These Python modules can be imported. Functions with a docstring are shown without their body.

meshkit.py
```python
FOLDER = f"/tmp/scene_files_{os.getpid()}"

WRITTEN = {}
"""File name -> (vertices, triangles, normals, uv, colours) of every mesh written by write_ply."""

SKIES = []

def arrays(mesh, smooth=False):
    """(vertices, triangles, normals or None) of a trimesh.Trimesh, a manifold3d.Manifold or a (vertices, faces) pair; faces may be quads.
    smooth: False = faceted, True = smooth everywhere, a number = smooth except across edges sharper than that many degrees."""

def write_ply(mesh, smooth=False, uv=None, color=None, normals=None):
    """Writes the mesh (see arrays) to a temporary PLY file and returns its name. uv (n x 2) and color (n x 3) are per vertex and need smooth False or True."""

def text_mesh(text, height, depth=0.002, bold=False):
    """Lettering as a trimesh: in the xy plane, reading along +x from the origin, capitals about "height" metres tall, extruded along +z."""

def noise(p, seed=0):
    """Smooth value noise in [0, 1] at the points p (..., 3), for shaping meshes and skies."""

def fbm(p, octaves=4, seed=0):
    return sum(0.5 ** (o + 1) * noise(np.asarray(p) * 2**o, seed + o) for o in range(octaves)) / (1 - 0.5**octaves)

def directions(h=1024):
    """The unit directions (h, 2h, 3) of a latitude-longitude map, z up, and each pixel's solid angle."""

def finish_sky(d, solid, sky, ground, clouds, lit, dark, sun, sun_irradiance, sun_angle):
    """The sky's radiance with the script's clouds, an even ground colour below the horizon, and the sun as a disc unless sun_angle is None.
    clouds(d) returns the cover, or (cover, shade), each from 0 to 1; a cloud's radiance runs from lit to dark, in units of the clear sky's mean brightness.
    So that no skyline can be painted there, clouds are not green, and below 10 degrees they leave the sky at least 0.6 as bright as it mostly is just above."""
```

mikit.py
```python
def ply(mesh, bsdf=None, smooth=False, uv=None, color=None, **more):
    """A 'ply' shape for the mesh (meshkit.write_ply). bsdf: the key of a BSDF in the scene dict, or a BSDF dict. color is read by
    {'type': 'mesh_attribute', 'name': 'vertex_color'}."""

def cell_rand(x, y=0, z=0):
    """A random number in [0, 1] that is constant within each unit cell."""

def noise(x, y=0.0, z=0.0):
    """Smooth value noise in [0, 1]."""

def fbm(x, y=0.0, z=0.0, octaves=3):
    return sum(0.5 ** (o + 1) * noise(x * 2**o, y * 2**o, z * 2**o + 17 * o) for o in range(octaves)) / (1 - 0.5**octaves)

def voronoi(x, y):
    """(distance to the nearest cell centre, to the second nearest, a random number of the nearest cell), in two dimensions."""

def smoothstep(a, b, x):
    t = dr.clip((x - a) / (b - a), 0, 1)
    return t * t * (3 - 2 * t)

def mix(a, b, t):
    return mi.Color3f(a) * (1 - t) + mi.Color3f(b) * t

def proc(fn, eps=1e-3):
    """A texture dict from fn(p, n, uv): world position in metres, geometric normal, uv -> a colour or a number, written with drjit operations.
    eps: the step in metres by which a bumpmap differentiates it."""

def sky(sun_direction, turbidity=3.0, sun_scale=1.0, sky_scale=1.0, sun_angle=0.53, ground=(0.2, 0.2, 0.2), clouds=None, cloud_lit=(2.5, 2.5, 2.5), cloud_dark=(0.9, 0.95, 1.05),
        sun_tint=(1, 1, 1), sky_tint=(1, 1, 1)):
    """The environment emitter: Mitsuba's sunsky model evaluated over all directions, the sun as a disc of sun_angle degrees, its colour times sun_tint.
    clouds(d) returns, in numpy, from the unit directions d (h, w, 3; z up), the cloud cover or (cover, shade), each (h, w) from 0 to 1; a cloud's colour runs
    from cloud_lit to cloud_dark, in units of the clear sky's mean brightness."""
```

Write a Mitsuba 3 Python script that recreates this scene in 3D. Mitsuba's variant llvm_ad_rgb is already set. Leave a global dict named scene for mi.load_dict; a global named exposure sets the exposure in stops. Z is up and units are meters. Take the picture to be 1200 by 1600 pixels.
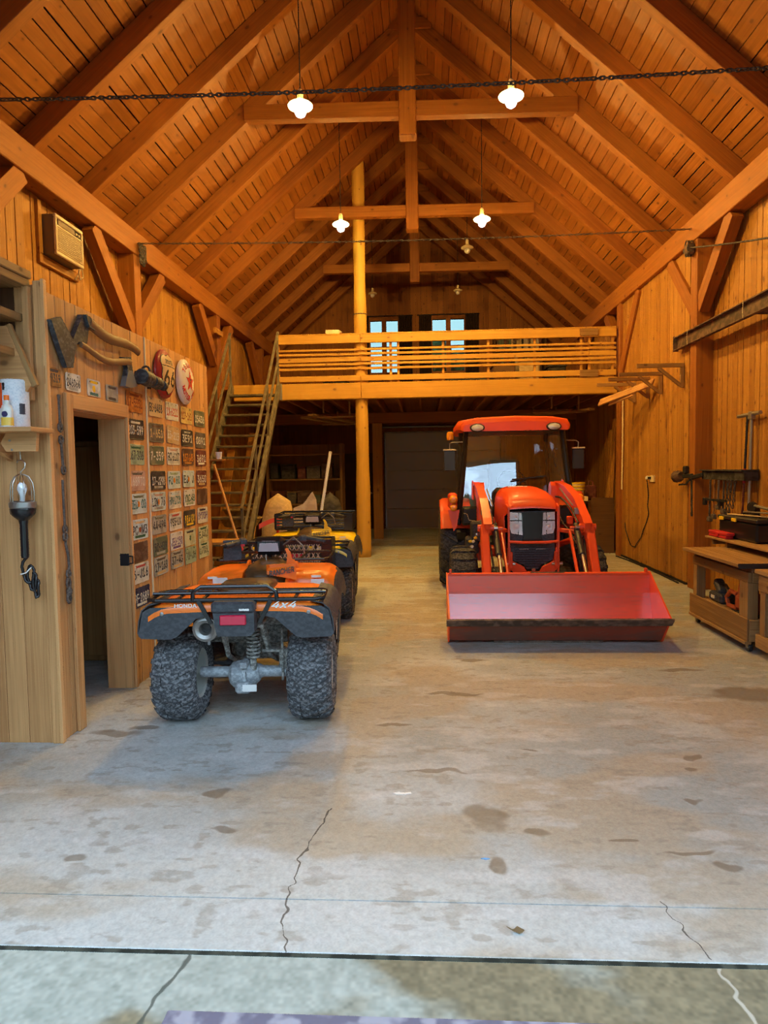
import math, random
import numpy as np
import trimesh
import drjit as dr
import mitsuba as mi
import mikit, meshkit
from mikit import noise, fbm, voronoi, cell_rand, smoothstep, mix, proc

# ---------------------------------------------------------------- camera, sky, exposure
T = mi.ScalarTransform4f
F_PX, YAW, PITCH, ROLL, EYE = 1080.0, 0.0585, -0.062, -0.0155, 1.62
_cy, _sy, _cp, _sp = math.cos(YAW), math.sin(YAW), math.cos(PITCH), math.sin(PITCH)
_f = np.array([-_sy * _cp, _cy * _cp, _sp])
_r = np.array([_cy, _sy, 0.0])
_u = np.cross(_r, _f)
_up = -math.sin(ROLL) * _r + math.cos(ROLL) * _u
scene, labels = {}, {}
scene['camera'] = {'type': 'perspective', 'fov_axis': 'x', 'fov': math.degrees(2 * math.atan(600 / F_PX)), 'near_clip': 0.05, 'far_clip': 400.0,
                   'to_world': T().look_at(origin=[0, 0, EYE], target=(np.array([0, 0, EYE]) + _f).tolist(), up=_up.tolist())}


def overcast(d):
    n = meshkit.fbm(d * 3.0, 4, seed=5)
    return np.ones(d.shape[:2]), np.clip(n * 0.9 - 0.1, 0, 1)


SKY = 30.0
scene['sky'] = mikit.sky([0.25, -0.6, 0.75], turbidity=4.0, sun_scale=0.0, sky_scale=SKY, ground=(0.16, 0.17, 0.15), clouds=overcast,
                         cloud_lit=(0.86, 1.22, 1.58), cloud_dark=(0.60, 0.86, 1.13))
exposure = 0.15
LAMP = (310.0, 186.0, 44.0)          # radiance of the lit pendant lamps, warm

# ---------------------------------------------------------------- mesh helpers
rng = random.Random(7)
_seed = [0]


def nseed():
    _seed[0] = (_seed[0] + 1) % 9973
    return _seed[0]


def nrm(v):
    v = np.asarray(v, float)
    return v / max(np.linalg.norm(v), 1e-12)


def frame(axis, up=(0, 0, 1)):
    a = nrm(axis)
    u = np.asarray(up, float)
    if abs(a @ nrm(u)) > 0.98:
        u = np.array([1.0, 0, 0]) if abs(a[0]) < 0.9 else np.array([0, 1.0, 0])
    s = nrm(np.cross(u, a))
    return a, s, np.cross(a, s)


class MB:
    """Collects pieces into one mesh, with a wood-grain uv (u along the grain, v across it, plus ten times a board number)."""

    def __init__(self):
        self.v, self.f, self.uv, self.n = [], [], [], 0

    def add(self, v, f, uv=None):
        v = np.asarray(v, float)
        f = np.asarray(f, int)
        if f.shape[1] == 4:
            f = np.vstack([f[:, [0, 1, 2]], f[:, [0, 2, 3]]])
        self.v.append(v)
        self.f.append(f + self.n)
        self.uv.append(np.zeros((len(v), 2)) if uv is None else np.asarray(uv, float))
        self.n += len(v)
        return self

    def mesh(self, m, M=None):
        v = np.asarray(m.vertices)
        if M is not None:
            v = v @ np.asarray(M)[:3, :3].T + np.asarray(M)[:3, 3]
        return self.add(v, m.faces)

    # a box with ends p0, p1, its section w (sideways) by h (along up), chamfered by b
    def bar(self, p0, p1, w, h, up=(0, 0, 1), b=0.0, seed=None, taper=1.0):
        p0, p1 = np.asarray(p0, float), np.asarray(p1, float)
        a, s, t = frame(p1 - p0, up)
        L = np.linalg.norm(p1 - p0)
        sd = nseed() if seed is None else seed
        H = np.array([L / 2, w / 2, h / 2])
        c = (p0 + p1) / 2
        M = np.stack([a, s, t], 1)
        return self._box(c, H, M, b, sd, taper)

    def box(self, lo, hi, b=0.0, grain=None, seed=None):
        lo, hi = np.asarray(lo, float), np.asarray(hi, float)
        H = (hi - lo) / 2
        g = int(np.argmax(H)) if grain is None else grain
        o = [g, (g + 1) % 3, (g + 2) % 3]
        M = np.eye(3)[:, o]
        return self._box((lo + hi) / 2, H[o], M, b, nseed() if seed is None else seed, 1.0)

    def _box(self, c, H, M, b, sd, taper):
        b = min(b, 0.45 * H.min())
        V, UV, Fq, idx = [], [], [], {}
        for ax in range(3):
            for sg in (-1, 1):
                o1, o2 = (ax + 1) % 3, (ax + 2) % 3
                quad = []
                for s1, s2 in ((-1, -1), (1, -1), (1, 1), (-1, 1)):
                    p = np.zeros(3)
                    p[ax], p[o1], p[o2] = sg * H[ax], s1 * (H[o1] - b), s2 * (H[o2] - b)
                    key = np.zeros(3, int)
                    key[ax], key[o1], key[o2] = sg, s1, s2
                    idx[(ax, tuple(key))] = len(V)
                    quad.append(len(V))
                    V.append(p)
                    if ax == 0:
                        UV.append((p[1] * 0.3 + sg * H[0], p[2] + 0.31))
                    else:
                        UV.append((p[0], (p[2] if ax == 1 else p[1]) + 0.5 * ax * sg))
                Fq.append(quad if sg > 0 else quad[::-1])
        F = [list(q) for q in Fq]
        if b > 0:
            for ax in range(3):
                o1, o2 = (ax + 1) % 3, (ax + 2) % 3
                for s1 in (-1, 1):
                    for s2 in (-1, 1):
                        q = []
                        for face, e in ((o1, -1), (o1, 1), (o2, 1), (o2, -1)):
                            key = [0, 0, 0]
                            key[ax], key[o1], key[o2] = e, s1, s2
                            q.append(idx[(face, tuple(key))])
                        F.append(q if s1 * s2 < 0 else q[::-1])
        V = np.array(V)
        tri = np.array(F)
        tri = np.vstack([tri[:, [0, 1, 2]], tri[:, [0, 2, 3]]])
        if b > 0:
            cor = []
            for s in np.ndindex(2, 2, 2):
                k = tuple(2 * np.array(s) - 1)
                q = [idx[(ax, k)] for ax in range(3)]
                cor.append(q if k[0] * k[1] * k[2] > 0 else q[::-1])
            tri = np.vstack([tri, cor])
        if taper != 1.0:
            fac = 1 + (taper - 1) * (V[:, :1] / H[0] + 1) / 2
            V[:, 1:] *= fac
        uv = np.array(UV)
        uv[:, 1] = np.clip(uv[:, 1], -4.4, 4.4) + 5 + 10 * sd
        uv[:, 0] += (sd * 1.7) % 23
        return self.add(V @ M.T + c, tri, uv)

    def tube(self, pts, r, sides=8, closed=False, caps=True):
        p = np.asarray(pts, float)
        n = len(p)
        r = np.broadcast_to(r, (n,))
        t = np.roll(p, -1, 0) - np.roll(p, 1, 0) if closed else np.gradient(p, axis=0)
        t /= np.linalg.norm(t, axis=1, keepdims=True) + 1e-12
        _, s, _ = frame(t[0])
        S = []
        for k in range(n):
            s = nrm(s - t[k] * (s @ t[k]))
            S.append(s)
        S = np.array(S)
        B = np.cross(t, S)
        ang = np.arange(sides) * 2 * np.pi / sides
        v = p[:, None] + r[:, None, None] * (np.cos(ang)[None, :, None] * S[:, None] + np.sin(ang)[None, :, None] * B[:, None])
        i, j = np.meshgrid(np.arange(n if closed else n - 1), np.arange(sides), indexing='ij')
        i2, j2 = (i + 1) % n, (j + 1) % sides
        q = np.stack([i * sides + j, i * sides + j2, i2 * sides + j2, i2 * sides + j], -1).reshape(-1, 4)
        f = np.vstack([q[:, [0, 1, 2]], q[:, [0, 2, 3]]])
        L = np.concatenate([[0], np.cumsum(np.linalg.norm(np.diff(p, axis=0), axis=1))])
        uv = np.stack([np.repeat(L, sides), np.tile(ang * 0.1, n) + 5 + 10 * nseed()], 1)
        v = v.reshape(-1, 3)
        if caps and not closed:
            m = len(v)
            v = np.vstack([v, p[0], p[-1]])
            uv = np.vstack([uv, uv[0], uv[-1]])
            k = np.arange(sides)
            f = np.vstack([f, np.stack([k * 0 + m, (k + 1) % sides, k], 1), np.stack([k * 0 + m + 1, k + (n - 1) * sides, (k + 1) % sides + (n - 1) * sides], 1)])
        return self.add(v, f, uv)

    # profile: (radius, distance along axis) pairs
    def lathe(self, profile, c=(0, 0, 0), axis=(0, 0, 1), n=24, up=(0, 1, 0), sx=1.0, sy=1.0, arc=None):
        a, s, t = frame(axis, up)
        pr = np.asarray(profile, float)
        full = arc is None
        m = n if full else n + 1
        ang = np.arange(m) * 2 * np.pi / n if full else np.linspace(arc[0], arc[1], m)
        v = np.asarray(c, float) + pr[:, None, 1:] * a + pr[:, None, :1] * (sx * np.cos(ang)[None, :, None] * s + sy * np.sin(ang)[None, :, None] * t)
        k = len(pr)
        i, j = np.meshgrid(np.arange(k - 1), np.arange(m if full else m - 1), indexing='ij')
        j2 = (j + 1) % m
        q = np.stack([i * m + j, i * m + j2, (i + 1) * m + j2, (i + 1) * m + j], -1).reshape(-1, 4)
        f = np.vstack([q[:, [0, 1, 2]], q[:, [0, 2, 3]]])
        uv = np.stack([np.repeat(pr[:, 1], m), np.tile(ang * 0.1, k) + 5 + 10 * nseed()], 1)
        return self.add(v.reshape(-1, 3), f, uv)

    # a prism: polygon (x, y) extruded by d along z, then placed by frame (origin, ex, ey, ez)
    def prism(self, poly, d, o=(0, 0, 0), ex=(1, 0, 0), ey=(0, 1, 0), b=0.0):
        from shapely.geometry import Polygon
        ex, ey = nrm(ex), nrm(ey)
        ez = np.cross(ex, ey)
        P = Polygon(poly).buffer(0)
        for g in getattr(P, 'geoms', [P]):
            m = trimesh.creation.extrude_polygon(g, d, engine='earcut')
            v = np.asarray(m.vertices)
            vv = np.asarray(o, float) + v[:, :1] * ex + v[:, 1:2] * ey + v[:, 2:] * ez
            uv = np.stack([v[:, 0], v[:, 1] + 5 + 10 * nseed()], 1)
            self.add(vv, m.faces, uv)
        return self

    # a surface from a grid of points (rows, columns, 3); thick gives it a back side
    def grid(self, P, thick=0.0, closed_cols=False, inward=None):
        P = np.asarray(P, float)
        a, b = P.shape[:2]
        i, j = np.meshgrid(np.arange(a - 1), np.arange(b if closed_cols else b - 1), indexing='ij')
        j2 = (j + 1) % b
        q = np.stack([i * b + j, i * b + j2, (i + 1) * b + j2, (i + 1) * b + j], -1).reshape(-1, 4)
        v = P.reshape(-1, 3)
        if thick:
            tri = np.vstack([q[:, [0, 1, 2]], q[:, [0, 2, 3]]])
            nn = np.zeros_like(v)
            fn = np.cross(v[tri[:, 1]] - v[tri[:, 0]], v[tri[:, 2]] - v[tri[:, 0]])
            for k in range(3):
                np.add.at(nn, tri[:, k], fn)
            nn /= np.linalg.norm(nn, axis=1, keepdims=True) + 1e-12
            v2 = v - nn * thick
            m = len(v)
            edge = []
            for k in range(a - 1):
                edge += [[k * b, (k + 1) * b, (k + 1) * b + m, k * b + m], [k * b + b - 1, k * b + b - 1 + m, (k + 1) * b + b - 1 + m, (k + 1) * b + b - 1]]
            for k in range(b - 1):
                edge += [[k, k + m, k + 1 + m, k + 1], [(a - 1) * b + k, (a - 1) * b + k + 1, (a - 1) * b + k + 1 + m, (a - 1) * b + k + m]]
            q = np.vstack([q, q[:, ::-1] + m, edge])
            v = np.vstack([v, v2])
        return self.add(v, q)

    def arr(self):
        return np.vstack(self.v), np.vstack(self.f), np.vstack(self.uv)


def numbered(key):
    if key not in _taken:
        _taken.add(key)
        return key
    k = 1
    while f'{key}_{k:03d}' in _taken:
        k += 1
    key = f'{key}_{k:03d}'
    _taken.add(key)
    return key


_taken = set()


def thing(name, label, cat, group=None):
    key = numbered(name)
    labels[key] = {'label': label, 'category': cat}
    if group:
        labels[key]['group'] = group
    return key


def struct(name):
    key = numbered(name)
    labels[key] = {'kind': 'structure'}
    return key


def put(key, mb, mat, smooth=False, uv=False):
    """The entry `key` of the scene."""
    if isinstance(mb, dict):
        scene[key] = mb
        return key
    if isinstance(mb, MB):
        v, f, w = mb.arr()
        scene[key] = mikit.ply((v, f), mat, smooth=smooth, uv=w if uv else None)
    else:
        scene[key] = mikit.ply(mb, mat, smooth=smooth)
    return key


def part(parent, name, mb, mat, smooth=False, uv=False, label=None):
    key = numbered(parent + '__' + name)
    put(key, mb, mat, smooth, uv)
    if label:
        labels[key] = {'label': label}
    return key


def solo(name, label, cat, mb, mat, smooth=False, uv=False, group=None):
    key = thing(name, label, cat, group)
    put(key, mb, mat, smooth, uv)
    return key


def wood(parent, name, p0, p1, w, h, mat='pine', up=(0, 0, 1), b=0.004, seed=None):
    return part(parent, name, MB().bar(p0, p1, w, h, up, b, seed), mat, uv=True)


# ---------------------------------------------------------------- materials
def wood_fn(dark, light, knot, tone=0.35, scale=1.0, knots=1.0):
    def fn(p, n, uv):
        v = mi.Float(uv.y)
        u = mi.Float(uv.x)
        idn = dr.floor(v / 10.0)
        w = v - 10.0 * idn
        wob = noise(u * 0.8, idn * 3.1) * 0.05
        g = noise(u * 1.3 * scale, (w + wob) * 55 * scale, idn * 7.7) * 0.6 + noise(u * 4 * scale, (w + wob) * 170 * scale, idn) * 0.4
        r = cell_rand(idn, 3.0)
        t = dr.clip(-0.05 + 0.95 * g + tone * (r - 0.5) * 2, 0, 1)
        c = mix(dark, light, t)
        cu, cv = dr.floor(u / 0.42), dr.floor(w / 0.17)
        ku = (cu + 0.2 + 0.6 * cell_rand(cu, cv, idn)) * 0.42
        kv = (cv + 0.25 + 0.5 * cell_rand(cu, cv, idn + 41.0)) * 0.17
        size = 0.008 + 0.013 * cell_rand(cu, cv, idn + 91.0)
        on = dr.select(cell_rand(cu, cv, idn + 17.0) < 0.27, 1.0, 0.0)
        d = dr.sqrt(dr.square((u - ku) * 0.6) + dr.square(w - kv)) / size
        k = smoothstep(1.25, 0.45, d) * on * knots
        halo = smoothstep(2.8, 0.8, d) * on * 0.3 * knots
        return mix(mix(c, mi.Color3f(knot) * 1.8, halo), knot, k * 0.85)
    return proc(fn)


def wood_mat(key, dark, light, knot, rough=0.6, spec=0.35, **k):
    scene[key] = {'type': 'twosided', 'bsdf': {'type': 'principled', 'base_color': wood_fn(dark, light, knot, **k), 'roughness': rough, 'specular': spec}}


wood_mat('pine', (0.282, 0.111, 0.018), (0.471, 0.224, 0.043), (0.13, 0.043, 0.014))
wood_mat('rafter_pine', (0.206, 0.061, 0.009), (0.348, 0.120, 0.020), (0.10, 0.030, 0.010), tone=0.3, knots=0.9)
wood_mat('panel_pine', (0.419, 0.204, 0.075), (0.715, 0.405, 0.169), (0.20, 0.090, 0.035), tone=0.3)
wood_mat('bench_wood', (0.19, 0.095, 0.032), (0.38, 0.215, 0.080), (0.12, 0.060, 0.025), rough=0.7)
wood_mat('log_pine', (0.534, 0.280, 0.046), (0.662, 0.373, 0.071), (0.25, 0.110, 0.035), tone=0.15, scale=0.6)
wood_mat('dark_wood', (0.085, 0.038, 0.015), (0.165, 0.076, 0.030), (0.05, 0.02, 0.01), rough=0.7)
wood_mat('rail_pine', (0.484, 0.238, 0.036), (0.634, 0.341, 0.061), (0.22, 0.10, 0.03), tone=0.25)


def flat(key, c, rough=0.5, metallic=0.0, spec=0.5, coat=0.0, two=True, coat_gloss=0.9):
    d = {'type': 'principled', 'base_color': {'type': 'rgb', 'value': list(c)}, 'roughness': rough, 'metallic': metallic, 'specular': spec}
    if coat:
        d['clearcoat'], d['clearcoat_gloss'] = coat, coat_gloss
    scene[key] = {'type': 'twosided', 'bsdf': d} if two else d


def speck(key, a, b, rough=0.6, scale=30.0, metallic=0.0, lo=0.35, hi=0.7, spec=0.4, coat=0.0, octaves=3):
    def fn(p, n, uv):
        return mix(a, b, smoothstep(lo, hi, fbm(p.x * scale, p.y * scale, p.z * scale, octaves)))
    d = {'type': 'principled', 'base_color': proc(fn), 'roughness': rough, 'metallic': metallic, 'specular': spec}
    if coat:
        d['clearcoat'], d['clearcoat_gloss'] = coat, 0.9
    scene[key] = {'type': 'twosided', 'bsdf': d}


flat('black', (0.016, 0.016, 0.018), 0.45)
flat('black_gloss', (0.012, 0.012, 0.014), 0.22)
flat('dark_gap', (0.028, 0.024, 0.021), 0.9, spec=0.1)
flat('white', (0.72, 0.72, 0.70), 0.5)
flat('red_plastic', (0.50, 0.02, 0.03), 0.4)
flat('chrome', (0.62, 0.62, 0.60), 0.22, metallic=1.0)
flat('steel', (0.36, 0.35, 0.33), 0.45, metallic=0.85)
flat('tractor_orange', (0.76, 0.075, 0.016), 0.32, coat=0.6)
flat('atv_orange', (0.84, 0.175, 0.012), 0.30, coat=0.5)
flat('atv_yellow', (0.80, 0.55, 0.010), 0.32, coat=0.4)
flat('amber', (0.85, 0.30, 0.02), 0.18, coat=0.6)
flat('red_lens', (0.55, 0.012, 0.05), 0.15, coat=0.6)
flat('lens_grey', (0.74, 0.78, 0.82), 0.12, metallic=0.1, coat=0.5)  # pale blue-white painted in for daylight mirrored by the tractor lamps
flat('rim_grey', (0.46, 0.46, 0.42), 0.5, metallic=0.2)
flat('axe_steel', (0.16, 0.185, 0.20), 0.4, metallic=0.2)
flat('axe_handle', (0.19, 0.095, 0.040), 0.6)
speck('joint_dirt', (0.012, 0.016, 0.012), (0.05, 0.055, 0.042), 0.9, 25.0)
flat('cream', (0.74, 0.62, 0.40), 0.5)
flat('yellow_plastic', (0.75, 0.50, 0.02), 0.4)
speck('black_plastic', (0.040, 0.044, 0.052), (0.062, 0.067, 0.077), 0.48, 60.0)
speck('rubber', (0.028, 0.028, 0.029), (0.065, 0.064, 0.062), 0.6, 40.0)
speck('muddy_rubber', (0.050, 0.052, 0.056), (0.210, 0.215, 0.225), 0.85, 75.0, lo=0.38, hi=0.75, octaves=4)
speck('dusty_rubber', (0.030, 0.030, 0.032), (0.100, 0.096, 0.088), 0.85, 70.0, lo=0.40, hi=0.70)
speck('muddy_metal', (0.16, 0.155, 0.14), (0.42, 0.41, 0.38), 0.7, 60.0)
speck('cast_metal', (0.27, 0.29, 0.31), (0.42, 0.45, 0.47), 0.55, 60.0, metallic=0.3)
speck('stair_steel', (0.105, 0.088, 0.060), (0.165, 0.138, 0.092), 0.5, 12.0)
speck('rusty_steel', (0.060, 0.035, 0.026), (0.150, 0.080, 0.050), 0.7, 14.0)
speck('chain_steel', (0.050, 0.048, 0.050), (0.130, 0.120, 0.115), 0.5, 60.0, metallic=0.5)
speck('old_iron', (0.065, 0.048, 0.040), (0.140, 0.112, 0.095), 0.75, 90.0)
speck('blade_iron', (0.030, 0.033, 0.040), (0.090, 0.098, 0.108), 0.5, 60.0, metallic=0.1, lo=0.4, hi=0.8)
speck('olive_fuel_tank', (0.060, 0.038, 0.018), (0.085, 0.056, 0.028), 0.25, 9.0, coat=0.5)


def worn_bucket(p, n, uv):
    a = fbm(p.x * 3.5, p.y * 9, p.z * 9, 3)
    s = noise(p.x * 30, p.y * 60, p.z * 60)
    return mix(mix((0.30, 0.062, 0.030), (0.19, 0.085, 0.055), smoothstep(0.35, 0.7, a)), (0.27, 0.15, 0.11), smoothstep(0.70, 0.95, s) * 0.3)


scene['bucket_worn'] = {'type': 'twosided', 'bsdf': {'type': 'principled', 'base_color': proc(worn_bucket), 'roughness': 0.5, 'specular': 0.4}}
speck('bucket_edge', (0.12, 0.085, 0.065), (0.27, 0.185, 0.14), 0.45, 16.0, metallic=0.5)


def bucket_inside(p, n, uv):
    s = fbm(p.x * 8, p.y * 40, p.z * 60, 3)
    return mix((0.78, 0.085, 0.035), (0.62, 0.11, 0.075), smoothstep(0.55, 0.75, s) * 0.6)


scene['bucket_paint'] = {'type': 'twosided', 'bsdf': {'type': 'principled', 'base_color': proc(bucket_inside), 'roughness': 0.20, 'specular': 1.0, 'clearcoat': 1.0, 'clearcoat_gloss': 0.85}}


def seg_dist(x, y, pts):
    d = mi.Float(9)
    for (x0, y0), (x1, y1) in zip(pts[:-1], pts[1:]):
        dx, dy = x1 - x0, y1 - y0
        t = dr.clip(((x - x0) * dx + (y - y0) * dy) / (dx * dx + dy * dy), 0, 1)
        d = dr.minimum(d, dr.sqrt(dr.square(x - x0 - t * dx) + dr.square(y - y0 - t * dy)))
    return d


CRACK = [(-0.49, 2.21), (-0.524, 2.366), (-0.536, 2.576), (-0.535, 2.76), (-0.47, 3.19)]
CRACK_R = [(0.86, 2.53), (0.891, 2.347), (0.927, 2.224)]
STAINS = [(-1.93, 4.12, 0.15, 0.045), (-1.80, 4.20, 0.10, 0.035), (1.471, 3.83, 0.035, 0.04), (1.409, 3.651, 0.05, 0.03), (0.40, 5.76, 0.10, 0.05), (-1.05, 3.36, 0.07, 0.05), (1.20, 2.76, 0.05, 0.03),
          (1.10, 2.86, 0.10, 0.018), (0.27, 3.15, 0.10, 0.11), (0.05, 3.62, 0.15, 0.02), (0.5, 3.0, 0.05, 0.03), (2.3, 4.9, 0.28, 0.16), (0.85, 2.95, 0.04, 0.02), (2.0, 5.5, 0.16, 0.05), (1.25, 3.3, 0.03, 0.03),
          (0.30, 2.75, 0.05, 0.05), (-0.9, 3.0, 0.06, 0.03), (-1.5, 2.75, 0.05, 0.04), (-0.2, 4.3, 0.13, 0.03), (0.2, 4.9, 0.2, 0.04), (0.6, 3.9, 0.06, 0.02)]


def concrete(p, n, uv):
    x, y = p.x, p.y
    base = fbm(x * 0.9, y * 0.9, 0.0, 4)
    c = mix((0.35, 0.37, 0.355), (0.53, 0.54, 0.515), smoothstep(0.3, 0.7, base))
    pour = smoothstep(-0.53, -0.47, x + (noise(y * 3.0, 4.0) - 0.5) * 0.05)          # two pours of concrete meet in a line here
    pour = pour * smoothstep(2.50, 2.54, y)
    tan = smoothstep(0.50, 0.70, fbm(x * 1.5 + 9, y * 2.4 + 4, 2.0, 4) - 0.03 + 0.12 * pour)
    c = mix(c, (0.42, 0.345, 0.25), tan * 0.75)
    spots = smoothstep(0.60, 0.74, fbm(x * 11.0, y * 20.0, 1.0, 4))
    c = mix(c, (0.30, 0.265, 0.215), spots * 0.5)
    pale = smoothstep(0.55, 0.75, fbm(x * 4.0 + 3, y * 9.0, 6.0, 4))
    c = mix(c, (0.60, 0.60, 0.59), pale * 0.4)
    grain = noise(x * 160, y * 160) * 0.5 + noise(x * 60, y * 60) * 0.5
    c = c * (0.85 + 0.30 * grain)
    wobx = x + (fbm(x * 9, y * 9, 3.0, 2) - 0.5) * 0.10
    woby = y + (fbm(x * 9, y * 9, 8.0, 2) - 0.5) * 0.10
    st = mi.Float(0)
    for sx, sy, rx, ry in STAINS:
        st = dr.maximum(st, smoothstep(1.25, 0.75, dr.sqrt(dr.square((wobx - sx) / rx) + dr.square((woby - sy) / ry))))
    c = mix(c, (0.17, 0.125, 0.08), st * 0.65)
    jx = x + (noise(x * 30, y * 30) - 0.5) * 0.03
    jy = y + (noise(x * 30 + 7, y * 30) - 0.5) * 0.03
    w = 0.0035 * (0.3 + noise(x * 25, y * 25))
    ck = dr.minimum(seg_dist(jx, jy, CRACK), seg_dist(jx, jy, CRACK_R) * 1.6)
    c = c * 0.78
    return mix(c, (0.05, 0.045, 0.04), smoothstep(w * 1.8, w * 0.7, ck) * 0.85)


scene['concrete'] = {'type': 'twosided', 'bsdf': {'type': 'principled', 'base_color': proc(concrete), 'roughness': 0.55, 'specular': 0.35}}


def drive(p, n, uv):
    x, y = p.x, p.y
    g = noise(x * 70, y * 70) * 0.5 + noise(x * 25, y * 25) * 0.5
    c = mix((0.23, 0.255, 0.22), (0.41, 0.435, 0.39), g)
    mossy = smoothstep(0.42, 0.55, fbm(x * 2.2 + 1, y * 4 + 2, 0.0, 4) + dr.clip((x + 0.35) * 0.40, -0.2, 0.20))
    moss = mix((0.095, 0.078, 0.040), (0.235, 0.185, 0.095), g)
    c = mix(c, moss, mossy * 0.85)
    jx = x + (noise(x * 30, y * 30) - 0.5) * 0.03
    jy = y + (noise(x * 30 + 7, y * 30) - 0.5) * 0.03
    ck = seg_dist(jx, jy, [(-0.80, 2.2), (-0.84, 2.05), (-0.87, 1.85), (-0.9, 1.5)])
    c = mix(c, (0.06, 0.07, 0.06), smoothstep(0.012, 0.004, ck) * 0.85)
    ck2 = seg_dist(jx, jy, [(0.92, 2.2), (0.94, 2.05), (0.96, 1.8)])
    return mix(c, (0.50, 0.46, 0.38), smoothstep(0.010, 0.003, ck2) * 0.7)


scene['driveway_concrete'] = {'type': 'twosided', 'bsdf': {'type': 'principled', 'base_color': proc(drive), 'roughness': 0.7, 'specular': 0.3}}
speck('grass', (0.02, 0.05, 0.012), (0.06, 0.12, 0.03), 0.9, 3.0)
speck('foliage', (0.010, 0.030, 0.008), (0.045, 0.100, 0.025), 0.8, 2.0)
speck('bark', (0.05, 0.035, 0.025), (0.12, 0.09, 0.065), 0.9, 12.0)
scene['pane'] = {'type': 'thindielectric', 'int_ior': 1.5, 'specular_transmittance': {'type': 'rgb', 'value': [0.19, 0.25, 0.215]}}

# ---------------------------------------------------------------- the building
XL, XR = -3.70, 3.45                     # inner faces of the two eaves plates
XC = (XL + XR) / 2
SL = 0.87                                # roof slope
YF, YB = 2.30, 18.70                     # front and back walls
RISE = 4.77                              # rafter underside at the plates
RA = math.atan(SL)
NL = np.array([math.sin(RA), 0, -math.cos(RA)])   # inward normal of the left slope


def skew(y, x):
    """The roof trusses stand slightly out of square with the walls."""
    return y + 0.035 * (x - XC)


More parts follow.
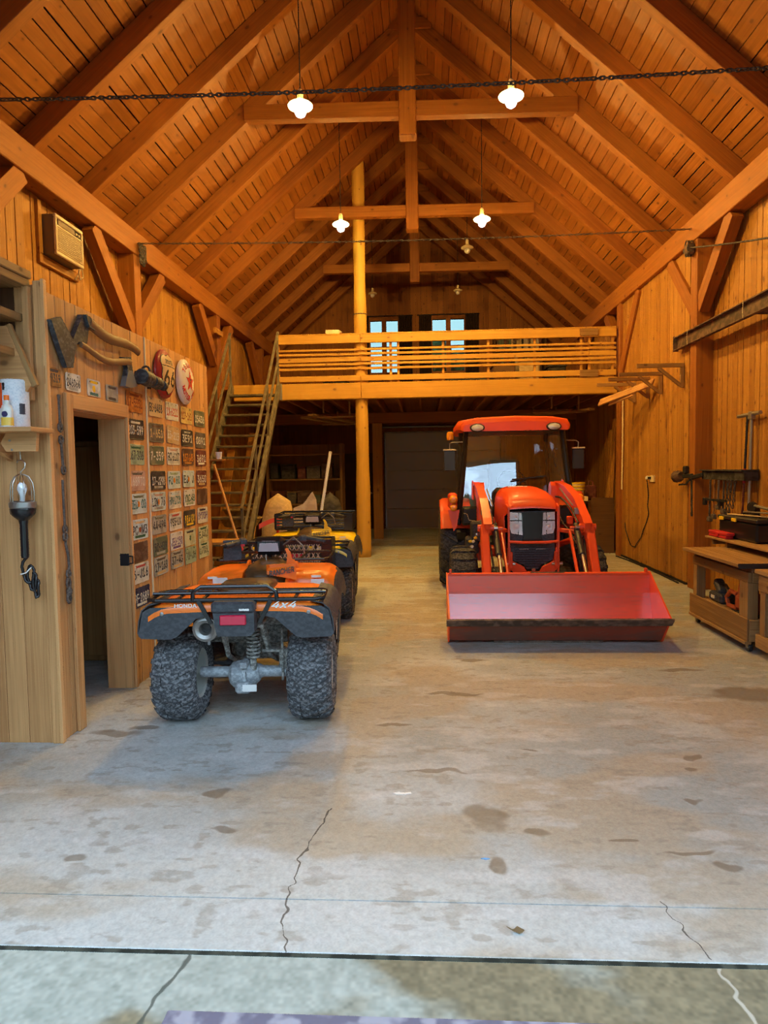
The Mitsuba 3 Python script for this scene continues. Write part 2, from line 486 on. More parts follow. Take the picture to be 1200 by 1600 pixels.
# floor, apron and driveway
key = struct('floor')
put(key, MB().box((-4.1, 2.50, -0.2), (4.1, 18.9, 0.0), grain=1), 'concrete')
part(key, 'apron', MB().box((-4.6, 2.212, -0.2), (4.6, 2.497, -0.001), b=0.003, grain=0), 'concrete')
key = struct('driveway')
put(key, MB().box((-9, -12, -0.3), (9, 2.196, -0.006), grain=0), 'driveway_concrete')
part(key, 'joint', MB().box((-9, 2.194, -0.06), (9, 2.214, -0.004), b=0.001, grain=0), 'joint_dirt')
key = struct('lawn')
put(key, MB().box((-80, -80, -0.6), (80, 80, -0.12), grain=0), 'grass')


def board_wall(name, x, face, y0, y1, z0, z1, mat, seedw, holes=(), thick=0.024):
    """Vertical boards on a wall that runs along y; face is +1 where the room lies towards +x."""
    key = struct(name)
    r = random.Random(seedw)
    put(key, MB().box((min(x - face * 0.03, x - face * 0.16), y0, z0), (max(x - face * 0.03, x - face * 0.16), y1, z1), grain=2), 'dark_gap')
    y = y0
    while y < y1 - 0.02:
        w = min(r.choice((0.125, 0.135, 0.14, 0.15, 0.16, 0.115)), y1 - y)
        gap = r.choice((0.005, 0.006, 0.008, 0.013))
        xo = x + face * r.uniform(-0.004, 0.003)
        segs = [(z0, z1)]
        for (ha, hb, hz0, hz1) in holes:
            if y + w > ha and y < hb:
                segs = [s for s in ((z0, hz0), (hz1, z1)) if s[1] - s[0] > 0.02]
        for a, b in segs:
            lo, hi = sorted((xo, xo - face * thick))
            part(key, 'board', MB().box((lo, y + gap / 2, a), (hi, y + w - gap / 2, b), b=0.0025, grain=2), mat, uv=True)
        y += w
    return key


POST_Y = [5.50, 9.02, 12.62, 16.1]
wl = board_wall('wall_left', -3.93, 1, YF, YB, 0.0, 4.86, 'pine', 3)
wr = board_wall('wall_right', 3.67, -1, YF, YB, 0.0, 4.86, 'pine', 4)
# the middle bay on the right is faced flush with its posts
r_ = random.Random(9)
y = 9.46
while y < 12.58:
    w = min(r_.choice((0.125, 0.135, 0.15, 0.16, 0.115)), 12.6 - y)
    part(wr, 'facing_board', MB().box((3.515 + r_.uniform(-.003, .003), y + 0.002, 0.03), (3.545, y + w - 0.004, 4.46), b=0.0025, grain=2), 'pine', uv=True)
    y += w
part(wr, 'bottom_rail', MB().box((3.50, 9.46, 0.0), (3.56, 12.6, 0.028), grain=1), 'dark_gap')
for s, wk, x in ((-1, wl, XL), (1, wr, XR)):
    wood(wk, 'plate', (x + s * 0.11, YF, 4.455 + 0.155), (x + s * 0.11, YB, 4.455 + 0.155), 0.22, 0.31, 'rafter_pine', b=0.008)
    for k, py in enumerate(POST_Y):
        py = py + (0.16 if s > 0 and k < 2 else 0.0)
        xin = x + s * 0.01
        part(wk, 'post', MB().box(sorted((xin, xin + s * 0.24))[0:1] + [py - 0.1, 0.0], sorted((xin, xin + s * 0.24))[1:] + [py + 0.1, 4.455], b=0.006, grain=2), 'rafter_pine', uv=True)
        for d in (-1, 1):
            if s < 0 and k == 1 and d < 0:
                a = (x + s * 0.09, py - 0.07, 3.43)
                b = (x + s * 0.09, py - 1.12, 4.46)
            elif s > 0 and k == 2 and d < 0:
                a, b = (x + s * 0.09, py - 0.07, 3.25), (x + s * 0.09, py - 1.05, 4.46)
            else:
                a, b = (x + s * 0.09, py + d * 0.07, 3.60), (x + s * 0.09, py + d * 0.98, 4.46)
            wood(wk, 'brace', a, b, 0.13, 0.20, 'rafter_pine')


# the back wall with the loft windows and the garage door
WIN = [(-1.44, -0.60), (0.22, 1.16)]
WZ = (4.15, 5.62)
DOOR_G = (-1.06, 2.05, 0.0, 2.62)
key = struct('wall_back')
wb = key
pieces = MB()
cut = [(DOOR_G[0], DOOR_G[1], DOOR_G[2], DOOR_G[3])] + [(a, b, *WZ) for a, b in WIN]
xs = sorted({-4.2, 4.0, *[c[0] for c in cut], *[c[1] for c in cut]})
for x0, x1 in zip(xs[:-1], xs[1:]):
    zs = [0.0]
    for c in sorted(cut, key=lambda c: c[2]):
        if c[0] <= x0 and x1 <= c[1]:
            zs += [c[2], c[3]]
    zs.append(8.4)
    for za, zb in zip(zs[::2], zs[1::2]):
        if zb > za:
            pieces.box((x0, YB + 0.03, za), (x1, YB + 0.2, zb), grain=2)
put(key, pieces, 'dark_gap')
r_ = random.Random(12)
x = -3.95
while x < 3.7:
    w = r_.choice((0.14, 0.15, 0.16))
    top = 4.85 + SL * (min(x + w / 2 - XL, XR - x - w / 2)) + 0.2
    segs = [(0.0, top)]
    for a, b, z0, z1 in cut:
        if x + w > a and x < b:
            segs = [q for s_ in segs for q in ((s_[0], min(s_[1], z0)), (max(s_[0], z1), s_[1])) if q[1] - q[0] > 0.02]
    for a, b in segs:
        part(wb, 'board', MB().box((x + .002, YB, a), (x + w - .002, YB + 0.024, b), grain=2), 'rafter_pine', uv=True)
    x += w
for i, (a, b) in enumerate(WIN):
    k = struct(f'window_{i + 1}')
    fr = MB()
    for q in ((a, a + 0.05), (b - 0.05, b), ((a + b) / 2 - 0.06, (a + b) / 2 + 0.06)):
        fr.box((q[0], YB - 0.03, WZ[0]), (q[1], YB + 0.12, WZ[1]), b=0.004)
    for z in (WZ[0], WZ[1] - 0.05, 4.83):
        fr.box((a, YB - 0.025, z), (b, YB + 0.11, z + 0.05), b=0.004)
    put(k, fr, 'rafter_pine', uv=True)
    m = (a + b) / 2
    for q in ((a + 0.05, m - 0.06), (m + 0.06, b - 0.05)):
        for z in ((WZ[0] + .05, 4.83), (4.88, WZ[1] - .05)):
            part(k, 'pane', MB().add([(q[0], YB + 0.06, z[0]), (q[1], YB + 0.06, z[0]), (q[1], YB + 0.06, z[1]), (q[0], YB + 0.06, z[1])], [[0, 1, 2, 3]]), 'pane')
    cr = MB()
    cr.tube([(a - 0.35, YB - 0.07, WZ[1] + 0.06), (b + 0.35, YB - 0.07, WZ[1] + 0.06)], 0.012, 8)
    solo('curtain_rod', f'thin dark rod above the {("left", "right")[i]} loft window', 'curtain rod', cr, 'black')
    flat('curtain_cloth', (0.045, 0.028, 0.022), 0.9, spec=0.1)
    for j, (c0, c1) in enumerate(((a - 0.30, a + 0.02), (b - 0.02, b + 0.33))):
        n = 40
        xx = np.linspace(c0, c1, n)
        zz = np.linspace(WZ[1] + 0.05, 3.4, 6)
        P = np.array([[(x_, YB - 0.075 + 0.022 * math.sin(j_ * 1.35), z_) for j_, x_ in enumerate(xx)] for z_ in zz])
        solo('curtain', f'dark gathered curtain on the {("left", "right")[j]} side of the {("left", "right")[i]} loft window', 'curtain', MB().grid(P, 0.004), 'curtain_cloth', smooth=40)

# sectional garage door at the back, under the loft
key = struct('door_1')
flat('garage_door_paint', (0.58, 0.55, 0.50), 0.5)
gd = MB().box((DOOR_G[0] - 0.02, YB + 0.10, 0.0), (DOOR_G[1] + 0.02, YB + 0.11, 2.62))
put(key, gd, 'garage_door_paint')
for k in range(5):
    z0 = 0.02 + k * 0.515
    part(key, 'panel', MB().box((DOOR_G[0] + 0.005, YB + 0.05, z0 + 0.004), (DOOR_G[1] - 0.005, YB + 0.10, z0 + 0.511), b=0.010, grain=0), 'garage_door_paint')
    if k:
        part(key, 'hinge', MB().box((0.50, YB + 0.03, z0 - 0.045), (0.56, YB + 0.05, z0 + 0.045), b=0.004).box((0.515, YB + 0.02, z0 - 0.015), (0.545, YB + 0.035, z0 + 0.015)), 'steel')
part(key, 'track', MB().bar((DOOR_G[0] + 0.03, YB + 0.015, 0), (DOOR_G[0] + 0.03, YB + 0.015, 2.55), 0.055, 0.035, up=(1, 0, 0)), 'steel')
part(key, 'spring_bar', MB().tube([(DOOR_G[0] - .1, YB - 0.08, 2.74), (DOOR_G[1] + .1, YB - 0.08, 2.74)], 0.03, 10), 'steel', smooth=40)
part(key, 'bottom_seal', MB().box((DOOR_G[0] + 0.01, YB + 0.03, 0.0), (DOOR_G[1] - 0.01, YB + 0.05, 0.022)), 'white')
# plank door left of it
key = struct('door_2')
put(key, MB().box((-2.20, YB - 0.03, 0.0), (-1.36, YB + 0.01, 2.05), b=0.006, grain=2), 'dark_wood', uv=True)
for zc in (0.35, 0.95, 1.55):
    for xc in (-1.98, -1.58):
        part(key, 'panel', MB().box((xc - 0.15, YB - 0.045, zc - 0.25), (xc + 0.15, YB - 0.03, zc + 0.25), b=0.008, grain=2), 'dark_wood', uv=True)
part(key, 'door_knob', MB().lathe([(0, 0), (.025, 0), (.028, .02), (.012, .03), (.012, .05), (0.028, .06), (.024, .085), (0, .09)], (-1.43, YB - 0.03, 0.98), (0, -1, 0), 14), 'chrome', smooth=40)

# front wall round the big opening, behind the picture's edge
key = struct('wall_front')
OX0, OX1, OZ = -2.75, 2.15, 3.95
fw = MB()
fw.box((-4.2, YF - 0.08, 0), (OX0, YF + 0.1, 4.9), grain=2).box((OX1, YF - 0.08, 0), (4.0, YF + 0.1, 4.9), grain=2).box((OX0, YF - 0.08, OZ), (OX1, YF + 0.1, 4.9), grain=0)
fw.prism([(-4.2, 4.9), (3.95, 4.9), (XC, 4.9 + SL * 3.95)], 0.18, (0, YF + 0.1, 0), (1, 0, 0), (0, 0, 1))
put(key, fw, 'pine', uv=True)
part(key, 'porch_roof', MB().box((-4.4, 0.75, 4.35), (4.2, YF - 0.09, 4.5), grain=0), 'pine', uv=True)  # unseen overhang added to keep high sky light off the floor

# roof: deck, boards, rafters, ties, king posts
key = struct('ceiling')
ce = key
deck = MB()
for s in (-1, 1):
    xe = XL - 0.7 if s < 0 else XR + 0.7
    z = lambda x_: RISE + 0.36 + SL * ((x_ - XL) if s < 0 else (XR - x_))
    P = [(xe, YF - 0.5, z(xe)), (XC, YF - 0.5, z(XC)), (XC, YB + 0.5, z(XC)), (xe, YB + 0.5, z(xe))]
    Q = [(a, b, c + 0.1) for a, b, c in P]
    deck.add(P + Q, [[0, 1, 2, 3], [4, 7, 6, 5], [0, 4, 5, 1], [1, 5, 6, 2], [2, 6, 7, 3], [3, 7, 4, 0]])
put(key, deck, 'dark_gap')
r_ = random.Random(21)
SLOPE = math.hypot(1, SL)
LEN = (XC - XL + 0.42) * SLOPE
for s in (-1, 1):
    d = 0.0
    e = np.array([-s, 0, SL]) / SLOPE                        # up the slope
    nn = np.array([-s * SL, 0, -1.0]) / SLOPE                 # towards the room
    x0 = XL - 0.42 if s < 0 else XR + 0.42
    o = np.array([x0, 0, RISE + 0.27 - SL * 0.42])
    while d < LEN - 0.01:
        w = min(r_.choice((0.135, 0.14, 0.15, 0.155)), LEN - d)
        gap = r_.choice((0.004, 0.006, 0.009, 0.012, 0.015))
        cuts = sorted(r_.sample([4.5, 5.65, 6.8, 7.95, 9.1, 10.25, 11.4, 12.55, 13.7, 14.9], 2))
        for ya, yb in zip([YF - 0.3] + cuts, cuts + [YB + 0.1]):
            m = o + e * (d + w / 2) - nn * (0.0125 + r_.uniform(-0.003, 0.003))
            p0, p1 = m + [0, ya + 0.001, 0], m + [0, yb - 0.001, 0]
            part(ce, 'board', MB().bar(p0, p1, w - gap, 0.025, up=nn, b=0.002), 'rafter_pine', uv=True)
        d += w
RAFT_Y = [9.08 + 1.155 * k for k in range(-5, 9)]
TRUSS = [RAFT_Y[2], RAFT_Y[5], RAFT_Y[8], RAFT_Y[11]]
for ry in RAFT_Y:
    for s in (-1, 1):
        xe = XL - 0.3 if s < 0 else XR + 0.3
        off = np.array([0, 0.065, 0.10 * SLOPE])
        f_ = lambda x_: np.array([x_, skew(ry, x_), RISE + SL * ((x_ - XL) if s < 0 else (XR - x_))]) + off
        wood(ce, 'rafter', f_(xe), f_(XC + s * 0.0), 0.13, 0.20, 'rafter_pine', b=0.005)
    if ry not in TRUSS[1:3]:
        zt = RISE + SL * (XC - XL)
        wood(ce, 'gusset', (XC - 0.30, ry - 0.03, zt + 0.03), (XC + 0.30, ry - 0.03, zt + 0.03), 0.03, 0.15, 'rafter_pine', b=0.002)
for ry in TRUSS:
    zt = 6.165
    hw = (RISE + SL * (XC - XL) - zt) / SL + 0.14
    wood(ce, 'tie_beam', (XC - hw, skew(ry, XC - hw) + 0.02, zt), (XC + hw, skew(ry, XC + hw) + 0.02, zt), 0.13, 0.19, 'rafter_pine', b=0.006)
    wood(ce, 'king_post', (XC - 0.03, ry + 0.03, 5.83), (XC - 0.03, ry + 0.03, 8.05), 0.20, 0.22, 'rafter_pine', up=(1, 0, 0), b=0.012)
wood(ce, 'ridge_beam', (XC, YF, 8.12), (XC, YB, 8.12), 0.05, 0.2, 'rafter_pine')

# ---------------------------------------------------------------- loft
key = struct('loft_floor')
lf = key
LZ = 3.16
put(key, MB().box((-3.9, 12.62, LZ - 0.045), (3.66, YB, LZ - 0.012), grain=1), 'rafter_pine', uv=True)
x = -3.9
r_ = random.Random(5)
yy = 12.63
while yy < 18.6:
    part(lf, 'deck_board', MB().box((-3.9, yy, LZ - 0.012), (3.66, yy + 0.235, LZ + 0.012), b=0.002, grain=0), 'rafter_pine', uv=True)
    yy += 0.24
for k in range(19):
    xj = -3.75 + k * 0.41
    wood(lf, 'joist', (xj, 12.72, LZ - 0.145), (xj, YB, LZ - 0.145), 0.045, 0.2, 'rafter_pine', b=0.0)
for a, b in ((-3.46, -2.66), (-2.64, -1.122), (-1.114, 3.44)):
    wood(lf, 'beam', (a, 12.65, 3.045), (b, 12.65, 3.045), 0.14, 0.29, 'rail_pine', b=0.008)
part(lf, 'splice_plate', MB().box((-2.645, 12.565, 2.90), (-2.56, 12.582, 3.20), b=0.003).box((-2.63, 12.555, 3.13), (-2.605, 12.57, 3.155)).box((-2.63, 12.555, 3.03), (-2.605, 12.57, 3.055)).box((-2.63, 12.555, 2.94), (-2.605, 12.57, 2.965)), 'steel')
wood(lf, 'cross_beam', (-3.9, 16.1, LZ - 0.36), (3.66, 16.1, LZ - 0.36), 0.14, 0.24, 'rafter_pine')
for xp in (-1.07, ):
    part(lf, 'post', MB().box((xp - 0.11, 16.0, 0), (xp + 0.11, 16.2, LZ - 0.48), b=0.006, grain=2), 'pine', uv=True)
wood(lf, 'wall_ledge', (3.40, 12.72, 3.36), (3.40, 13.7, 3.36), 0.10, 0.04, 'pine')

zs = np.linspace(0, 7.22, 44)
lp = MB()
pr = [(0.130 - 0.0035 * z_ + 0.006 * math.sin(z_ * 2.1) + 0.003 * math.sin(z_ * 5.7 + 1), z_) for z_ in zs]
lp.lathe([(0, 0)] + pr + [(0, 7.22)], (-1.125, 12.74, 0), (0, 0, 1), 28)
lg = solo('log_post', 'thick peeled log post rising from the floor past the loft to the roof', 'post', lp, 'log_pine', smooth=35, uv=False)
scene[lg] = mikit.ply(lp.arr()[:2], 'log_pine', smooth=True, uv=lp.arr()[2])
part(lg, 'wire_band', MB().tube([(-1.125 + 0.125 * math.cos(t), 12.74 + 0.125 * math.sin(t), 4.43) for t in np.linspace(0, 2 * np.pi, 24, endpoint=False)], 0.007, 6, closed=True), 'old_iron')

rl = thing('loft_railing', 'golden pine railing of long horizontal boards along the edge of the loft', 'railing')
yr = 12.60
for z0, z1, t in ((3.90, 4.05, .045), (3.764, 3.804, .02), (3.684, 3.728, .02), (3.572, 3.655, .02), (3.505, 3.550, .02), (3.426, 3.470, .02), (3.222, 3.322, .04)):
    for a, b in ((-2.66, -1.12), (-1.116, 2.95), (2.954, 3.42)):
        dz = r_.uniform(-0.006, 0.006) if t < .04 else 0
        part(rl, 'rail', MB().bar((a, yr, (z0 + z1) / 2 + dz), (b, yr, (z0 + z1) / 2 - dz), t, z1 - z0, b=0.004), 'rail_pine', uv=True)
part(rl, 'cap_rail', MB().box((-2.66, yr - 0.02, 4.052), (3.42, yr + 0.09, 4.075), b=0.003, grain=0), 'rail_pine', uv=True)
for xb in (-2.63, -0.576, -0.438, 0.37, 1.175, 2.0, 2.82, 2.96, 3.37):
    part(rl, 'baluster', MB().box((xb - 0.022, yr + 0.03, 3.17), (xb + 0.022, yr + 0.07, 3.95), b=0.003, grain=2), 'rail_pine', uv=True)
for z in (3.26, 3.98):
    part(rl, 'splice_board', MB().box((2.78, yr - 0.045, z - 0.06), (3.10, yr - 0.024, z + 0.06), b=0.003, grain=0), 'bench_wood', uv=True)
solo('short_board', 'short pale board lying on top of the loft railing', 'board', MB().prism([(-1.75, 0), (-1.52, 0.0), (-1.45, 0.035), (-1.52, 0.075), (-1.75, 0.075)], 0.10, (0, 12.72, 4.077), (1, 0, 0), (0, 0, 1)), 'cream')

# ---------------------------------------------------------------- workshop partition on the left
PX, PY0, PY1, PZ = -2.20, 3.96, 7.02, 2.69
key = struct('wall_partition')
wp = key
DY0, DY1, DZ = 4.215, 5.025, 2.035
pt = MB()
pt.box((PX - 0.14, PY0 + 0.03, 0), (PX - 0.03, DY0, PZ)).box((PX - 0.14, DY1, 0), (PX - 0.03, PY1, PZ)).box((PX - 0.14, DY0, DZ), (PX - 0.03, DY1, PZ))
pt.box((-3.93, PY0 + 0.03, 0), (PX - 0.14, PY0 + 0.12, PZ)).box((-3.93, PY1 - 0.1, 0), (PX - 0.14, PY1, PZ)).box((-3.93, PY0 + 0.03, PZ - 0.1), (PX - 0.03, PY1, PZ - 0.02))
put(key, pt, 'dark_gap')
r_ = random.Random(31)
y = PY0 + 0.002
edges = [3.962, 4.10, 4.215, 4.34, 4.475, 4.60, 4.735, 4.86, 5.03, 5.165, 5.285, 5.425, 5.55, 5.69, 5.82, 5.96, 6.09, 6.235, 6.37, 6.5, 6.63, 6.77, 6.895, 7.02]
for a, b in zip(edges[:-1], edges[1:]):
    z0 = DZ if DY0 - 0.01 <= a and b <= DY1 + 0.01 else 0.0
    xo = PX + r_.uniform(-0.003, 0.002)
    part(wp, 'board', MB().box((xo - 0.026, a + 0.0015, z0), (xo, b - 0.0015, PZ), b=0.002, grain=2), 'panel_pine', uv=True)
xe = [-3.93, -3.78, -3.64, -3.5, -3.36, -3.22, -3.08, -2.94, -2.80, -2.66, -2.53, -2.4, -2.25]
for a, b in zip(xe[:-1], xe[1:]):
    part(wp, 'board', MB().box((a + .0015, PY0, 0), (b - .0015, PY0 + 0.026, PZ + 0.03), b=0.002, grain=2), 'panel_pine', uv=True)
part(wp, 'corner_board', MB().box((-2.25, PY0 - 0.012, 0), (PX + 0.012, PY0 + 0.02, PZ + 0.05), b=0.003, grain=2), 'panel_pine', uv=True)
part(wp, 'corner_bead', MB().box((PX - 0.004, PY0 - 0.014, 0), (PX + 0.016, PY0 + 0.022, PZ + 0.06), b=0.003, grain=2), 'panel_pine', uv=True)
part(wp, 'batten', MB().box((PX - 0.002, 5.415, 0), (PX + 0.010, 5.432, PZ), b=0.002, grain=2), 'cream')
# casing and jambs of the doorway
key = struct('door_3')
cas = MB().box((PX - 0.2, DY0 - 0.0, 0), (PX, DY0 + 0.018, DZ), grain=2)
cas.box((PX - 0.2, DY1 - 0.018, 0), (PX, DY1, DZ), grain=2).box((PX - 0.2, DY0, DZ - 0.018), (PX, DY1, DZ), grain=1)
put(key, cas, 'panel_pine', uv=True)
part(key, 'casing', MB().box((PX, DY0 - 0.075, 0), (PX + 0.024, DY0 + 0.008, DZ + 0.085), b=0.004, grain=2), 'panel_pine', uv=True)
part(key, 'casing', MB().box((PX, DY1 - 0.008, 0), (PX + 0.020, DY1 + 0.022, DZ + 0.085), b=0.004, grain=2), 'panel_pine', uv=True)
part(key, 'casing', MB().box((PX, DY0 + 0.009, DZ - 0.008), (PX + 0.022, DY1 - 0.009, DZ + 0.085), b=0.004, grain=1), 'panel_pine', uv=True)
part(key, 'strike_plate', MB().box((PX - 0.07, DY1 - 0.024, 0.93), (PX - 0.002, DY1 - 0.016, 1.02), b=0.002).tube([(PX - 0.01, DY1 - 0.03, 0.945), (PX + 0.03, DY1 - 0.03, 0.95), (PX + 0.03, DY1 - 0.03, 1.0), (PX - 0.01, DY1 - 0.03, 1.005)], 0.006, 6), 'black')
# inside the little room: a dark inner wall and cabinet that show through the doorway
part(wp, 'inner_wall', MB().box((-3.92, PY1 - 0.13, 0), (PX - 0.15, PY1 - 0.11, PZ - .1), grain=2), 'panel_pine', uv=True)
cb = thing('tool_cabinet', 'wooden cabinet just visible in the unlit room through the doorway', 'cabinet')
put(cb, MB().box((-3.2, 5.75, 0.0), (-2.62, 6.3, 1.9), b=0.01, grain=2), 'bench_wood', uv=True)
part(cb, 'door', MB().box((-3.17, 5.73, 0.05), (-2.65, 5.75, 1.85), b=0.005, grain=2), 'bench_wood', uv=True)

# ---------------------------------------------------------------- pendant lamps
def pendant(x, y, z, lit, label, s=1.0, cap=False):
    t = thing('pendant_lamp', label, 'lamp')
    zr = RISE + 0.27 + SL * min(x - XL, XR - x)
    part(t, 'cord', MB().tube([(x, y, z + 0.16 * s), (x, y, zr)], 0.006, 6), 'black')
    part(t, 'socket', MB().lathe([(0, .06), (.02, .06), (.034, .07), (.032, .15), (.02, .17), (0, .17)] if s == 1 else [(0, .06 * s), (.034 * s, .07 * s), (.032 * s, .15 * s), (0, .17 * s)], (x, y, z), n=16), 'cream', smooth=40)
    up = [(.064, -.026), (.10, -.022), (.126, -.010), (.132, 0.004), (.120, .018), (.09, .036), (.06, .050), (0.035, .060)]
    lo = [(0, -.112), (.026, -.110), (.046, -.096), (.058, -.072), (.062, -.048), (.058, -.030), (.04, -.02)]
    for nm, pr, k in (('shade', up, 0.12), ('bulb', lo, 6.8)):
        v, f, _ = MB().lathe([(a * s, b * s) for a, b in pr], (x, y, z), n=20).arr()
        d = mikit.ply((v, f), 'white' if nm == 'bulb' else 'cream', smooth=True)
        if lit:
            d['emitter'] = {'type': 'area', 'radiance': {'type': 'rgb', 'value': [k * c for c in LAMP]}}
        put(numbered(f'{t}__{nm}'), d, None)


for x, y, n in ((-1.245, 7.42, 'left one of the two nearest'), (0.94, 7.42, 'right one of the two nearest')):
    pendant(x, y, 5.42, True, f'glowing pendant lamp on a long cord, {n} under the roof')
for x, y, n in ((-1.25, 11.0, 'beside the log post'), (0.94, 11.0, 'right of the king post')):
    pendant(x, y, 5.44, True, f'smaller looking glowing pendant lamp of the second pair, {n}')
pendant(0.936, 14.5, 6.10, False, 'unlit pale pendant lamp high over the middle of the loft')
pendant(-1.158, 16.5, 5.74, False, 'small unlit pendant lamp over the loft, close behind the log post', 0.8)
pendant(0.84, 16.5, 5.75, False, 'small unlit pendant lamp in front of the right loft window', 0.8)


# ---------------------------------------------------------------- chains across the room
def link_mesh(L, r, w):
    a = np.linspace(0, 2 * np.pi, 12, endpoint=False)
    return MB().tube(np.stack([(L / 2 - w / 2) * np.sign(np.cos(a)) * (np.abs(np.cos(a)) > 0.05) + (w / 2) * np.cos(a), (w / 2) * np.sin(a), 0 * a], 1), r, 5, closed=True)


LINK = mikit.ply(link_mesh(0.046, 0.0060, 0.024).arr()[:2], 'chain_steel', smooth=True)


def chain(name, label, pts, pitch, group=None, s=1.0):
    t = thing(name, label, 'chain', group)
    P = np.asarray(pts, float)
    L = np.concatenate([[0], np.cumsum(np.linalg.norm(np.diff(P, axis=0), axis=1))])
    n = int(L[-1] / pitch)
    for k in range(n):
        q = (k + 0.5) * L[-1] / n
        p = np.array([np.interp(q, L, P[:, i]) for i in range(3)])
        p2 = np.array([np.interp(q + 0.01, L, P[:, i]) for i in range(3)])
        p1 = np.array([np.interp(q - 0.01, L, P[:, i]) for i in range(3)])
        a, sd, up = frame(p2 - p1)
        ang = (k % 2) * math.pi / 2 + 0.35 * math.sin(k * 0.7)
        y_ = math.cos(ang) * up + math.sin(ang) * sd
        M = np.eye(4)
        M[:3, 0], M[:3, 1], M[:3, 2], M[:3, 3] = a * s, y_ * s, np.cross(a, y_) * s, p
        key = numbered(t + '__link')
        scene[key] = {**LINK, 'to_world': T(M.tolist())}
    return t


def sag(p, q, d, n=40):
    t = np.linspace(0, 1, n)[:, None]
    P = np.asarray(p) * (1 - t) + np.asarray(q) * t
    P[:, 2] -= d * 4 * (t * (1 - t))[:, 0]
    return P


chain('chain', 'dark chain stretched across the whole room in front of the nearer pair of lamps', sag((-3.72, 5.60, 4.66), (3.47, 5.62, 4.64), 0.055), 0.034)
chain('chain', 'thin rusty chain stretched across the room between the two carved posts, beyond the nearer lamps', sag((-3.69, 9.0, 4.60), (3.46, 9.25, 4.62), 0.05), 0.045, s=0.8)
chain('chain_end', 'dark length of chain looped several times over the top of the left post', np.array([(-3.655, 8.985 + 0.045 * (k // 2) + 0.01 * (k % 2), z_) for k, z_ in enumerate((4.60, 4.36, 4.34, 4.58, 4.60, 4.33, 4.35, 4.57, 4.60, 4.40))]), 0.036)
hb = thing('chain_hoist', 'rusty chain hoist block with wound chain at the top of the right post', 'hoist')
put(hb, MB().box((3.36, 9.13, 4.28), (3.455, 9.27, 4.42), b=0.02), 'rusty_steel')
part(hb, 'drum', MB().lathe([(0, -.07), (.05, -.07), (.05, -.05), (.035, -.045), (.035, .045), (.05, .05), (.05, .07), (0, .07)], (3.40, 9.20, 4.35), (0, 1, 0), 16), 'chain_steel', smooth=40)
for k in range(3):
    part(hb, 'chain_loop', MB().tube([(3.37 + 0.03 * k, 9.2 + 0.06 * math.cos(t), 4.36 + 0.10 * math.sin(t)) for t in np.linspace(0, 2 * np.pi, 16, endpoint=False)], 0.008, 5, closed=True), 'chain_steel')
solo('cable', 'dark steel cable running from the hoist on the right post towards the front', 'cable', MB().tube(sag((3.40, 9.16, 4.36), (3.37, 5.45, 3.43), 0.03), 0.011, 6), 'chain_steel', smooth=True)


# ---------------------------------------------------------------- air conditioner high on the left wall
ac = thing('air_conditioner', 'beige window air conditioner set in the upper left wall', 'air conditioner')
flat('ac_beige', (0.60, 0.50, 0.36), 0.5)
flat('ac_brown', (0.17, 0.12, 0.09), 0.6)
AF, AY, AZ = -3.75, 7.08, 3.895
put(ac, MB().box((-3.93, AY, AZ), (AF - 0.03, AY + 0.57, AZ + 0.405), b=0.008), 'ac_brown')
part(ac, 'front_frame', MB().box((AF - .03, AY - .004, AZ - .004), (AF, AY + .574, AZ + .035), b=0.008).box((AF - .03, AY - .004, AZ + .37), (AF, AY + .574, AZ + .409), b=0.008).box((AF - .03, AY - .004, AZ + .036), (AF, AY + .028, AZ + .369), b=0.006).box((AF - .03, AY + .542, AZ + .036), (AF, AY + .574, AZ + .369), b=0.006).box((AF - .03, AY + .03, AZ + .285), (AF - .004, AY + .54, AZ + .30)), 'ac_beige')
part(ac, 'grille_back', MB().box((AF - .036, AY + .02, AZ + .03), (AF - .026, AY + .55, AZ + .38)), 'black')
for k in range(12):
    part(ac, 'louver', MB().box((AF - .026, AY + .03, AZ + .042 + k * 0.0203), (AF - .003, AY + .54, AZ + .053 + k * 0.0203), b=0.002), 'ac_beige')
part(ac, 'control_panel', MB().box((AF - .024, AY + .06, AZ + .306), (AF - .006, AY + .40, AZ + .362), b=0.003), 'ac_brown')
for yk in (.44, .50):
    part(ac, 'knob', MB().lathe([(0, 0), (.016, 0), (.014, .015), (0, .015)], (AF - .02, AY + yk, AZ + .333), (1, 0, 0), 10), 'ac_beige')
part(ac, 'cord', MB().tube([(AF - .05, AY + .58, AZ + .2), (AF - .06, AY + .60, AZ + .1), (AF - .08, AY + .60, AZ - .03), (AF - .1, AY + .66, AZ - .09), (AF - .1, AY + .74, AZ - .04), (AF - .1, AY + .72, AZ + .06), (AF - .11, AY + .66, AZ - .02), (AF - .13, AY + .62, AZ - .1), (-3.915, AY + .64, AZ - .05)], 0.008, 6), 'ac_beige', smooth=True)
tr = struct('trim_1')
put(tr, MB().box((-3.935, 7.0, 3.79), (-3.89, 7.80, 3.885), b=0.004, grain=1).box((-3.935, 7.0, 3.887), (-3.89, 7.07, 4.42), b=0.004, grain=2).box((-3.935, 7.66, 3.887), (-3.89, 7.75, 4.42), b=0.004, grain=2), 'pine', uv=True)


# ---------------------------------------------------------------- licence plates
def on_wall(v, y, z, x=PX + 0.004, roll=0.0):
    """local (across, up, out) -> the partition's face"""
    v = np.asarray(v, float)
    c, s = math.cos(roll), math.sin(roll)
    return np.stack([x + v[:, 2], y + c * v[:, 0] - s * v[:, 1], z + s * v[:, 0] + c * v[:, 1]], 1)


